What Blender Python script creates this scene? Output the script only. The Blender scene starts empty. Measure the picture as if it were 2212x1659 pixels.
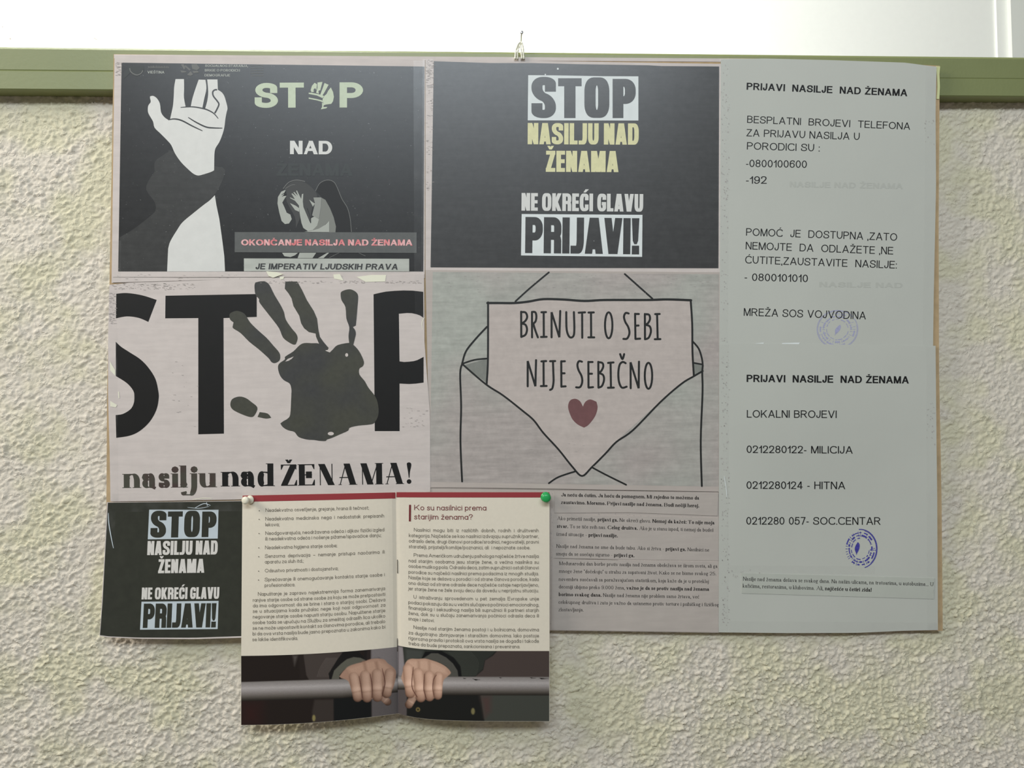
import bpy, bmesh, math, random
import numpy as np
from mathutils import Vector, Matrix, Euler

random.seed(7)
SC = bpy.context.scene
COL = SC.collection

# ------------------------------------------------------------------ camera, world, lights, exposure
FPX = 1661.0                      # focal length in pixels of the 2212 x 1659 frame
CAM = Vector((0.0, -0.725, 1.45))
YAW, PITCH, ROLL = math.radians(-3.5), math.radians(1.3), math.radians(-1.0)
camd = bpy.data.cameras.new('camera')
camd.sensor_width = 36.0
camd.lens = 36.0 * FPX / 2212.0
camd.clip_start = 0.01
camo = bpy.data.objects.new('camera', camd)
COL.objects.link(camo)
ROT = (Matrix.Rotation(YAW, 3, 'Z') @ Matrix.Rotation(math.pi / 2 + PITCH, 3, 'X') @ Matrix.Rotation(ROLL, 3, 'Z'))
camo.matrix_world = Matrix.Translation(CAM) @ ROT.to_4x4()
SC.camera = camo

SC.view_settings.view_transform = 'Standard'
SC.view_settings.look = 'None'
SC.view_settings.exposure = 0.0
SC.view_settings.gamma = 1.0
SC.view_settings.use_curve_mapping = False

world = bpy.data.worlds.new('room_light')
world.use_nodes = True
world.node_tree.nodes['Background'].inputs[0].default_value = (1.0, 0.97, 0.92, 1)
world.node_tree.nodes['Background'].inputs[1].default_value = 0.15
SC.world = world

def area(name, loc, aim, sx, sy, power, col):
    l = bpy.data.lights.new(name, 'AREA')
    l.shape = 'RECTANGLE'; l.size = sx; l.size_y = sy; l.energy = power; l.color = col
    o = bpy.data.objects.new(name, l)
    COL.objects.link(o)
    o.location = loc
    o.rotation_euler = (Vector(aim) - Vector(loc)).to_track_quat('-Z', 'Y').to_euler()
    return o

area('high_window_light', (-0.15, -2.6, 3.03), (0.0, 0.0, 1.75), 2.2, 0.5, 50.0, (0.84, 0.93, 1.0))
area('side_window_light', (-1.9, -0.75, 2.60), (0.0, 0.0, 1.55), 0.9, 0.9, 32.0, (1.0, 0.945, 0.86))
area('back_room_light', (-0.75, 0.30, 2.95), (-0.35, 1.15, 1.8), 1.0, 0.5, 64.0, (1.0, 1.0, 0.98))

# ------------------------------------------------------------------ basics
def at(px, py, d=0.0):
    """point on the ray through pixel (px, py) that stands d metres in front of the wall plane y = 0"""
    v = ROT @ Vector(((px - 1106.0) / FPX, -(py - 829.5) / FPX, -1.0))
    t = (-d - CAM.y) / v.y
    return CAM + v * t

def lin(c):
    out = []
    for v in c[:3]:
        v = v / 255.0
        out.append(v / 12.92 if v <= 0.04045 else ((v + 0.055) / 1.055) ** 2.4)
    return out

def mat(name, rgb, rough=0.6, spec=0.5, k=0.72, noise=0.0, nscale=60.0, streak=0.0, alt=None, altscale=6.0,
        specks=0.0, bump=0.0, bscale=400.0, metal=0.0, alpha=1.0, coat=0.0, crumbs=0.0):
    """procedural material; rgb is the sRGB colour it shows, k the light that falls on it"""
    m = bpy.data.materials.new(name)
    m.use_nodes = True
    nt = m.node_tree; N = nt.nodes; L = nt.links
    b = N['Principled BSDF']
    base = [min(0.95, v / k) for v in lin(rgb)]
    b.inputs['Base Color'].default_value = (*base, 1)
    b.inputs['Roughness'].default_value = rough
    b.inputs['Specular IOR Level'].default_value = spec
    b.inputs['Metallic'].default_value = metal
    b.inputs['Alpha'].default_value = alpha
    b.inputs['Coat Weight'].default_value = coat
    tc = N.new('ShaderNodeTexCoord')
    cur = None
    def mixc(a, bcol, fac, mode='MIX'):
        x = N.new('ShaderNodeMix'); x.data_type = 'RGBA'; x.blend_type = mode
        if isinstance(fac, float): x.inputs[0].default_value = fac
        else: L.new(fac, x.inputs[0])
        for idx, val in ((6, a), (7, bcol)):
            if isinstance(val, (list, tuple)): x.inputs[idx].default_value = (*val[:3], 1)
            else: L.new(val, x.inputs[idx])
        return x.outputs[2]
    def ntex(scale, detail=3.0, stretch=(1, 1, 1), rgh=0.6):
        mp = N.new('ShaderNodeMapping'); mp.inputs['Scale'].default_value = stretch
        L.new(tc.outputs['Object'], mp.inputs[0])
        t = N.new('ShaderNodeTexNoise'); t.inputs['Scale'].default_value = scale
        t.inputs['Detail'].default_value = detail; t.inputs['Roughness'].default_value = rgh
        L.new(mp.outputs[0], t.inputs[0])
        return t.outputs[0]
    def ramp(sock, p0, p1, v0, v1):
        r = N.new('ShaderNodeMapRange'); r.inputs[1].default_value = p0; r.inputs[2].default_value = p1
        r.inputs[3].default_value = v0; r.inputs[4].default_value = v1
        L.new(sock, r.inputs[0]); return r.outputs[0]
    cur = base
    if alt is not None:
        a2 = [min(0.95, v / k) for v in lin(alt)]
        cur = mixc(cur, a2, ramp(ntex(altscale, 2.0), 0.42, 0.58, 0.0, 1.0))
    if noise:
        f = ramp(ntex(nscale, 4.0), 0.3, 0.7, 1 - noise, 1 + noise)
        cb = N.new('ShaderNodeCombineColor')
        for i in range(3): L.new(f, cb.inputs[i])
        cur = mixc(cur, cb.outputs[0], 1.0, 'MULTIPLY')
    if streak:
        f = ramp(ntex(260.0, 5.0, (0.12, 1, 1.0)), 0.35, 0.65, 1 - streak, 1 + streak * 0.5)
        cb = N.new('ShaderNodeCombineColor')
        for i in range(3): L.new(f, cb.inputs[i])
        cur = mixc(cur, cb.outputs[0], 1.0, 'MULTIPLY')
    if specks:
        f = ramp(ntex(520.0, 2.0), 0.70, 0.78, 0.0, specks)
        cur = mixc(cur, [0.55, 0.56, 0.54], f)
    if not isinstance(cur, list): L.new(cur, b.inputs['Base Color'])
    if bump:
        bp = N.new('ShaderNodeBump'); bp.inputs['Strength'].default_value = bump
        bp.inputs['Distance'].default_value = 0.001
        L.new(ntex(bscale, 4.0), bp.inputs['Height']); L.new(bp.outputs[0], b.inputs['Normal'])
        if crumbs:                       # small sharp-edged crumbs and curls of the plaster
            t = N.new('ShaderNodeTexNoise'); t.inputs['Scale'].default_value = 210.0; t.inputs['Detail'].default_value = 2.0
            t.inputs['Distortion'].default_value = 0.9; L.new(tc.outputs['Object'], t.inputs[0])
            c = ramp(t.outputs[0], 0.45, 0.66, 0.0, 1.0)
            t2 = N.new('ShaderNodeTexNoise'); t2.inputs['Scale'].default_value = 90.0; t2.inputs['Detail'].default_value = 1.0
            L.new(tc.outputs['Object'], t2.inputs[0])
            mk_ = ramp(t2.outputs[0], 0.38, 0.60, 0.15, 1.0)
            mu = N.new('ShaderNodeMath'); mu.operation = 'MULTIPLY'; L.new(c, mu.inputs[0]); L.new(mk_, mu.inputs[1])
            bp2 = N.new('ShaderNodeBump'); bp2.inputs['Strength'].default_value = crumbs; bp2.inputs['Distance'].default_value = 0.0008
            L.new(mu.outputs[0], bp2.inputs['Height']); L.new(bp.outputs[0], bp2.inputs['Normal']); L.new(bp2.outputs[0], b.inputs['Normal'])
    return m

def tag(o, label=None, cat=None, group=None, kind=None):
    if label: o['label'] = label
    if cat: o['category'] = cat
    if group: o['group'] = group
    if kind: o['kind'] = kind
    return o

def empty(name, loc, label=None, cat=None, group=None):
    o = bpy.data.objects.new(name, None)
    COL.objects.link(o)
    o.location = loc; o.empty_display_size = 0.02
    return tag(o, label, cat, group)

def mesh(name, verts, faces, m, parent=None, smooth=False):
    off = parent_origin(parent)
    me = bpy.data.meshes.new(name)
    me.from_pydata([tuple(Vector(v) - off) for v in verts], [], faces)
    me.materials.append(m)
    if smooth:
        for p in me.polygons: p.use_smooth = True
    me.update()
    o = bpy.data.objects.new(name, me)
    COL.objects.link(o)
    if parent is not None: o.parent = parent
    return o

def parent_origin(p):
    off = Vector((0, 0, 0))
    while p is not None:
        off = off + p.location
        p = p.parent
    return off

def tube(pts, r, n=8, closed=False):
    """tube along world points, r a number or a list of radii"""
    vs, fs = [], []
    pts = [Vector(p) for p in pts]
    up = Vector((0.13, 0.31, 0.94)).normalized()
    for i, p in enumerate(pts):
        a = pts[max(i - 1, 0)]; b = pts[min(i + 1, len(pts) - 1)]
        t = (b - a).normalized()
        s = t.cross(up)
        if s.length < 1e-4: s = t.cross(Vector((1, 0, 0)))
        s.normalize(); u = s.cross(t)
        rr = r[i] if isinstance(r, (list, tuple)) else r
        for k in range(n):
            an = 2 * math.pi * k / n
            vs.append(p + s * math.cos(an) * rr + u * math.sin(an) * rr)
    for i in range(len(pts) - 1):
        for k in range(n):
            fs.append((i * n + k, i * n + (k + 1) % n, (i + 1) * n + (k + 1) % n, (i + 1) * n + k))
    fs.append(tuple(range(n))[::-1]); fs.append(tuple(range((len(pts) - 1) * n, len(pts) * n)))
    return vs, fs

def lathe(profile, origin, axis, n=28):
    """profile = [(distance along axis, radius)]"""
    ax = Vector(axis).normalized()
    s = ax.cross(Vector((0, 0, 1))).normalized(); u = s.cross(ax)
    vs, fs = [], []
    for (h, r) in profile:
        for k in range(n):
            a = 2 * math.pi * k / n
            vs.append(Vector(origin) + ax * h + (s * math.cos(a) + u * math.sin(a)) * max(r, 1e-5))
    for i in range(len(profile) - 1):
        for k in range(n):
            fs.append((i * n + k, i * n + (k + 1) % n, (i + 1) * n + (k + 1) % n, (i + 1) * n + k))
    fs.append(tuple(range(n))[::-1]); fs.append(tuple(range((len(profile) - 1) * n, len(profile) * n)))
    return vs, fs

def merge(*parts):
    vs, fs = [], []
    for v, f in parts:
        o = len(vs); vs += list(v); fs += [tuple(i + o for i in q) for q in f]
    return vs, fs

# ------------------------------------------------------------------ flat print, in picture pixels, laid on a sheet
def turn(a, b, c):
    d = math.degrees(math.atan2(c[1] - b[1], c[0] - b[0]) - math.atan2(b[1] - a[1], b[0] - a[0]))
    return abs((d + 180) % 360 - 180)

def smooth_poly(pts, n=5, closed=True):
    out = []; N = len(pts)
    rng = range(N) if closed else range(N - 1)
    for i in rng:
        g = (lambda j: pts[j % N]) if closed else (lambda j: pts[min(max(j, 0), N - 1)])
        p0, p1, p2, p3 = g(i - 1), g(i), g(i + 1), g(i + 2)
        if closed:                       # sharp corners stay sharp
            if turn(p0, p1, p2) > 55: p0 = p1
            if turn(p1, p2, p3) > 55: p3 = p2
        for s in range(n):
            t = s / n
            out.append(tuple(0.5 * ((2 * p1[k]) + (-p0[k] + p2[k]) * t + (2 * p0[k] - 5 * p1[k] + 4 * p2[k] - p3[k]) * t * t
                                    + (-p0[k] + 3 * p1[k] - 3 * p2[k] + p3[k]) * t ** 3) for k in range(2)))
    if not closed: out.append(tuple(pts[-1]))
    return out

def strip(pts, w, taper=False):
    """a drawn line of width w px -> list of quads"""
    q = []; n = len(pts)
    L = []; R = []
    for i in range(n):
        a = pts[max(i - 1, 0)]; b = pts[min(i + 1, n - 1)]
        dx, dy = b[0] - a[0], b[1] - a[1]
        l = math.hypot(dx, dy) or 1
        ww = w[i] if isinstance(w, (list, tuple)) else w
        if taper: ww = ww * (0.25 + 0.75 * math.sin(math.pi * (0.04 + 0.92 * i / (n - 1))) ** 0.6)
        nx, ny = -dy / l * ww / 2, dx / l * ww / 2
        L.append((pts[i][0] + nx, pts[i][1] + ny)); R.append((pts[i][0] - nx, pts[i][1] - ny))
    for i in range(n - 1): q.append([L[i], L[i + 1], R[i + 1], R[i]])
    return q

def line(pts, w, smooth=True, taper=False, n=5, caps=False):
    p = smooth_poly(pts, n, False) if smooth and len(pts) > 2 else pts
    q = strip(p, w, taper)
    if caps:
        for c in (p[0], p[-1]):
            q.append([(c[0] + w / 2 * math.cos(a * math.pi / 5), c[1] + w / 2 * math.sin(a * math.pi / 5)) for a in range(10)])
    return q

def disc(cx, cy, rx, ry=None, n=20):
    ry = rx if ry is None else ry
    return [(cx + rx * math.cos(2 * math.pi * a / n), cy + ry * math.sin(2 * math.pi * a / n)) for a in range(n)]

def Z(ox, oy, f, pts):
    return [(ox + x / f, oy + y / f) for x, y in pts]

def flat(name, polys, m, parent, dfn, off, cut=0.0):
    """polygons given in pixels, laid at depth dfn + off; cut = size in px of the facets they are split into"""
    if cut:
        bm = bmesh.new()
        for p in polys:
            j = ((len(bm.faces) * 0.618034) % 1.0) * 0.00003
            vs = [bm.verts.new((x, y, j)) for x, y in p]
            try: bm.faces.new(vs)
            except ValueError: pass
        bmesh.ops.triangulate(bm, faces=bm.faces[:])
        xs = [v.co.x for v in bm.verts]; ys = [v.co.y for v in bm.verts]
        for ax, lo, hi in ((0, min(xs), max(xs)), (1, min(ys), max(ys))):
            c = math.ceil(lo / cut) * cut
            while c < hi:
                no = (1, 0, 0) if ax == 0 else (0, 1, 0)
                co = (c, 0, 0) if ax == 0 else (0, c, 0)
                bmesh.ops.bisect_plane(bm, geom=bm.verts[:] + bm.edges[:] + bm.faces[:], plane_co=co, plane_no=no)
                c += cut
        bm.verts.index_update()
        verts = [at(v.co.x, v.co.y, dfn(v.co.x, v.co.y) + off + v.co.z) for v in bm.verts]
        faces = [tuple(v.index for v in f.verts) for f in bm.faces]
        bm.free()
    else:
        verts, faces = [], []
        for p in polys:
            area2 = sum(p[i][0] * p[(i + 1) % len(p)][1] - p[(i + 1) % len(p)][0] * p[i][1] for i in range(len(p)))
            if area2 > 0: p = p[::-1]
            k = len(verts)
            j = ((len(faces) * 0.618034) % 1.0) * 0.00003      # overlapping strokes of one print never share a plane
            verts += [at(x, y, dfn(x, y) + off + j) for x, y in p]
            faces.append(tuple(range(k, k + len(p))))
    return mesh(name, verts, faces, m, parent)

def pl(pts, t):
    """point at parameter t along a polyline"""
    d = [0.0]
    for i in range(len(pts) - 1): d.append(d[-1] + math.hypot(pts[i + 1][0] - pts[i][0], pts[i + 1][1] - pts[i][1]))
    s = t * d[-1]
    for i in range(len(pts) - 1):
        if s <= d[i + 1] or i == len(pts) - 2:
            f = (s - d[i]) / max(d[i + 1] - d[i], 1e-9)
            return (pts[i][0] + (pts[i + 1][0] - pts[i][0]) * f, pts[i][1] + (pts[i + 1][1] - pts[i][1]) * f)

def coons(top, right, bottom, left, u, v):
    T = pl(top, u); B = pl(bottom, u); Lf = pl(left, v); Rt = pl(right, v)
    c00, c10, c01, c11 = top[0], top[-1], bottom[0], bottom[-1]
    return tuple((1 - v) * T[k] + v * B[k] + (1 - u) * Lf[k] + u * Rt[k]
                 - ((1 - u) * (1 - v) * c00[k] + u * (1 - v) * c10[k] + (1 - u) * v * c01[k] + u * v * c11[k]) for k in range(2))

def slab(name, top, right, bottom, left, dfn, thick, m, parent=None, nx=16, ny=16, off=0.0):
    """a sheet with four (curved) edges, top L>R, right T>B, bottom L>R, left T>B, as a closed thin slab"""
    F = []
    for j in range(ny + 1):
        for i in range(nx + 1):
            x, y = coons(top, right, bottom, left, i / nx, j / ny)
            F.append((x, y))
    verts = [at(x, y, dfn(x, y) + off) for x, y in F] + [at(x, y, dfn(x, y) + off) + Vector((0, thick, 0)) for x, y in F]
    n = len(F); W = nx + 1; faces = []
    for j in range(ny):
        for i in range(nx):
            a = j * W + i
            faces.append((a, a + W, a + W + 1, a + 1))
            faces.append((n + a, n + a + 1, n + a + W + 1, n + a + W))
    for i in range(nx):
        faces.append((i, i + 1, n + i + 1, n + i))
        a = ny * W + i; faces.append((a + 1, a, n + a, n + a + 1))
    for j in range(ny):
        a = j * W; faces.append((a + W, a, n + a, n + a + W))
        a = j * W + nx; faces.append((a, a + W, n + a + W, n + a))
    return mesh(name, verts, faces, m, parent, smooth=False)

def quad_edges(tl, tr, br, bl):
    return [tl, tr], [tr, br], [bl, br], [tl, bl]

def homography(src, dst):
    A = []
    B = []
    for (x, y), (u, v) in zip(src, dst):
        A.append([x, y, 1, 0, 0, 0, -u * x, -u * y]); B.append(u)
        A.append([0, 0, 0, x, y, 1, -v * x, -v * y]); B.append(v)
    h = np.linalg.solve(np.array(A, float), np.array(B, float))
    def f(p):
        w = h[6] * p[0] + h[7] * p[1] + 1
        return ((h[0] * p[0] + h[1] * p[1] + h[2]) / w, (h[3] * p[0] + h[4] * p[1] + h[5]) / w)
    return f

# ------------------------------------------------------------------ lettering: every letter is drawn by pen strokes
# a stroke is ('p', [(u, v, corner), ...], closed) or ('d', u0, v0, u1, v1, thin); u across the letter, v: 0 baseline,
# 1 top of the letter body, 2 ascender, -1 descender
def P(*pts, c=False): return ('p', [(p[0], p[1], p[2] if len(p) > 2 else 0.0) for p in pts], c)
def D(u0, v0, u1, v1, thin=False): return ('d', u0, v0, u1, v1, thin)
def DOT(u, v): return ('o', u, v)
O_ = P((0, 0, .5), (0, 1, .5), (1, 1, .5), (1, 0, .5), c=True)
CAPS = {
 'A': (.90, [D(0, 0, .5, 1, True), D(1, 0, .5, 1), P((.2, .30), (.8, .30))]),
 'B': (.76, [P((0, 0), (0, 1)), P((0, 1), (.93, 1, .5), (.93, .54, .5), (0, .54)), P((0, .54), (1, .54, .5), (1, 0, .5), (0, 0))]),
 'C': (.88, [P((.97, .84), (.97, 1, .6), (0, 1, .5), (0, 0, .5), (.98, 0, .5), (.98, .17))]),
 'D': (.84, [P((0, 0), (0, 1)), P((0, 1), (1, 1, .5), (1, 0, .5), (0, 0))]),
 'E': (.72, [P((0, 0), (0, 1)), P((0, 1), (.97, 1)), P((0, .53), (.9, .53)), P((0, 0), (1, 0))]),
 'F': (.68, [P((0, 0), (0, 1)), P((0, 1), (1, 1)), P((0, .51), (.86, .51))]),
 'G': (.92, [P((1, .82), (1, 1, .5), (0, 1, .5), (0, 0, .5), (1, 0, .4), (1, .45), (.55, .45))]),
 'H': (.78, [P((0, 0), (0, 1)), P((1, 0), (1, 1)), P((0, .53), (1, .53))]),
 'I': (0.0, [P((.5, 0), (.5, 1))]),
 'J': (.56, [P((1, 1), (1, 0, .5), (0, 0, .5), (0, .28))]),
 'K': (.82, [P((0, 0), (0, 1)), D(.0, .32, .98, 1, True), D(.36, .6, 1, 0)]),
 'L': (.64, [P((0, 0), (0, 1)), P((0, 0), (1, 0))]),
 'M': (.92, [P((0, 0), (0, 1)), P((1, 0), (1, 1)), D(.03, 1, .5, 0), D(.97, 1, .5, 0, True)]),
 'N': (.78, [P((0, 0), (0, 1)), P((1, 0), (1, 1)), D(.02, 1, .98, 0)]),
 'O': (.96, [O_]),
 'P': (.76, [P((0, 0), (0, 1)), P((0, 1), (1, 1, .5), (1, .47, .5), (0, .47))]),
 'R': (.84, [P((0, 0), (0, 1)), P((0, 1), (.92, 1, .5), (.92, .49, .5), (0, .49)), D(.5, .5, 1, 0)]),
 'S': (.78, [P((.96, .74), (.96, 1, .5), (.04, 1, .5), (.04, .54, .5), (1, .48, .5), (1, 0, .5), (0, 0, .5), (0, .28))]),
 'T': (.78, [P((.5, 0), (.5, 1)), P((0, 1), (1, 1))]),
 'U': (.78, [P((0, 1), (0, 0, .5), (1, 0, .5), (1, 1))]),
 'V': (.88, [D(0, 1, .5, 0), D(1, 1, .5, 0, True)]),
 'Z': (.76, [P((.05, 1), (.97, 1)), D(.0, .02, .97, .98), P((0, 0), (1, 0))]),
 '0': (.64, [O_]),
 '1': (.36, [P((1, 0), (1, 1)), P((0, .70), (.6, .80, .4), (1, .98))]),
 '2': (.64, [P((.02, .74), (.02, 1, .5), (.98, 1, .5), (.98, .55, .5), (.0, .02)), P((0, 0), (1, 0))]),
 '4': (.68, [P((.76, 0), (.76, 1)), P((0, .25), (1, .25)), D(.02, .26, .74, 1, True)]),
 '5': (.64, [P((.16, 1), (.92, 1)), P((.16, 1), (.04, .50)), P((.04, .52), (.2, .65, .5), (1, .66, .5), (1, 0, .5), (0, 0, .5), (0, .24))]),
 '6': (.64, [P((0, 0, .5), (0, .62, .5), (1, .62, .5), (1, 0, .5), c=True), P((0, .35), (0, 1, .55), (1, 1, .45), (.96, .80))]),
 '7': (.62, [P((0, 1), (1, 1, 0), (.34, 0))]),
 '8': (.64, [P((.06, .54, .5), (.06, 1, .5), (.94, 1, .5), (.94, .54, .5), c=True), P((0, 0, .5), (0, .54, .5), (1, .54, .5), (1, 0, .5), c=True)]),
 '9': (.64, [P((0, .38, .5), (0, 1, .5), (1, 1, .5), (1, .38, .5), c=True), P((1, .65), (1, 0, .55), (0, 0, .45), (.04, .20))]),
 '-': (.30, [P((0, .34), (1, .34))]), '–': (.5, [P((0, .36), (1, .36))]),
 '.': (0.0, [DOT(.5, 0)]), ',': (0.0, [DOT(.5, 0), P((.5, 0), (.3, -.14))]),
 ':': (0.0, [DOT(.5, 0), DOT(.5, .62)]), ';': (0.0, [DOT(.5, 0), DOT(.5, .62), P((.5, 0), (.3, -.14))]),
 '!': (0.0, [P((.5, .32), (.5, 1)), DOT(.5, 0)]), '/': (.36, [D(0, 0, 1, 1)]),
 '?': (.56, [P((0, .75), (0, 1, .5), (1, 1, .5), (1, .6, .5), (.5, .5, .5), (.5, .3)), DOT(.5, 0)]),
 '“': (.22, [P((0, .78), (.1, 1)), P((.9, .78), (1, 1))]), '”': (.22, [P((0, .78), (.1, 1)), P((.9, .78), (1, 1))]),
}
# lower case: body 0..1 is the x-height
ro = P((0, 0, .5), (0, 1, .5), (1, 1, .5), (1, 0, .5), c=True)
GEO = {
 'a': (.56, [ro, P((1, 0), (1, 1))]), 'b': (.56, [ro, P((0, 0), (0, 2))]), 'd': (.56, [ro, P((1, 0), (1, 2))]),
 'c': (.52, [P((.97, .78), (.97, 1, .5), (0, 1, .5), (0, 0, .5), (.97, 0, .5), (.97, .22))]),
 'e': (.56, [P((0, .5), (1, .5), (1, 1, .5), (0, 1, .5), (0, 0, .5), (.92, 0, .5), (.96, .18))]),
 'f': (.32, [P((.35, 0), (.35, 2, .35), (1, 2)), P((0, 1), (.95, 1))]),
 'g': (.56, [ro, P((1, 1), (1, -1, .5), (0, -1, .5), (.02, -.75))]),
 'h': (.52, [P((0, 0), (0, 2)), P((0, .5), (0, 1, .5), (1, 1, .5), (1, 0))]),
 'i': (0.0, [P((.5, 0), (.5, 1)), DOT(.5, 1.55)]),
 'j': (.16, [P((1, 1), (1, -1, .6), (0, -1)), DOT(1, 1.55)]),
 'k': (.48, [P((0, 0), (0, 2)), D(.0, .35, .95, 1, True), D(.32, .55, 1, 0)]),
 'l': (0.0, [P((.5, 0), (.5, 2))]),
 'm': (.84, [P((0, 0), (0, 1)), P((0, .5), (0, 1, .5), (.5, 1, .5), (.5, 0)), P((.5, .5), (.5, 1, .5), (1, 1, .5), (1, 0))]),
 'n': (.52, [P((0, 0), (0, 1)), P((0, .5), (0, 1, .5), (1, 1, .5), (1, 0))]),
 'o': (.58, [ro]), 'p': (.56, [ro, P((0, 1), (0, -1))]),
 'r': (.30, [P((0, 0), (0, 1)), P((0, .4), (0, 1, .6), (1, 1))]),
 's': (.44, [P((.94, .80), (.94, 1, .5), (.05, 1, .5), (.05, .55, .5), (1, .48, .5), (1, 0, .5), (0, 0, .5), (0, .2))]),
 't': (.32, [P((.35, 1.65), (.35, 0, .3), (1, 0)), P((0, 1), (.95, 1))]),
 'u': (.52, [P((0, 1), (0, 0, .5), (1, 0, .5), (1, .5)), P((1, 0), (1, 1))]),
 'v': (.54, [D(0, 1, .5, 0), D(1, 1, .5, 0, True)]),
 'z': (.46, [P((.02, 1), (1, 1)), D(0, .02, 1, .98), P((0, 0), (1, 0))]),
}
SRF = dict(GEO)
SRF.update({
 'a': (.46, [P((.02, .74), (.05, 1, .5), (.80, 1, .5), (.80, .06, .2), (1.1, .02)), P((.80, .58), (0, .60, .5), (0, 0, .5), (.80, .04, .3), (.80, .3))]),
 'g': (.50, [P((0, .35, .5), (0, 1, .5), (.85, 1, .5), (.85, .35, .5), c=True), P((.1, .4), (0, .05, .4), (1, .02, .4), (1, -.85, .5), (0, -.85, .5), (0, -.2, .4), (.4, 0)), P((.85, .95), (1.1, 1))]),
 'e': (.46, [P((0.02, .56), (1, .56), (1, 1, .5), (0, 1, .5), (0, 0, .5), (.92, 0, .5), (1, .2))]),
 'r': (.34, [P((0, 0), (0, 1)), P((0, .5), (0.05, 1, .6), (1, .97)), DOT(.95, .86)]),
 's': (.36, [P((.94, .74), (.94, 1, .5), (.02, 1, .5), (.02, .54, .5), (1, .48, .5), (1, 0, .5), (0, 0, .5), (0, .26))]),
 't': (.26, [P((.35, 1.45), (.35, 0, .3), (1.1, .08)), P((0, 1), (1.0, 1))]),
 'c': (.44, [P((.95, .74), (.95, 1, .5), (0, 1, .5), (0, 0, .5), (.97, 0, .5), (1, .2))]),
 'j': (.16, [P((1, 1), (1, -1, .5), (-.3, -1, .4), (-.3, -.8)), DOT(1, 1.55)]),
 'i': (0.0, [P((.5, 0), (.5, 1)), DOT(.5, 1.55)]),
 'o': (.50, [ro]), 'b': (.50, [ro, P((0, 0), (0, 2))]), 'd': (.50, [ro, P((1, 0), (1, 2))]), 'p': (.50, [ro, P((0, 1), (0, -1))]),
})
ACC = {'Ž': ('Z', 'v'), 'Č': ('C', 'v'), 'Š': ('S', 'v'), 'Ć': ('C', "'"), 'ž': ('z', 'v'), 'č': ('c', 'v'), 'š': ('s', 'v'),
       'ć': ('c', "'"), 'đ': ('d', '-')}

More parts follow.
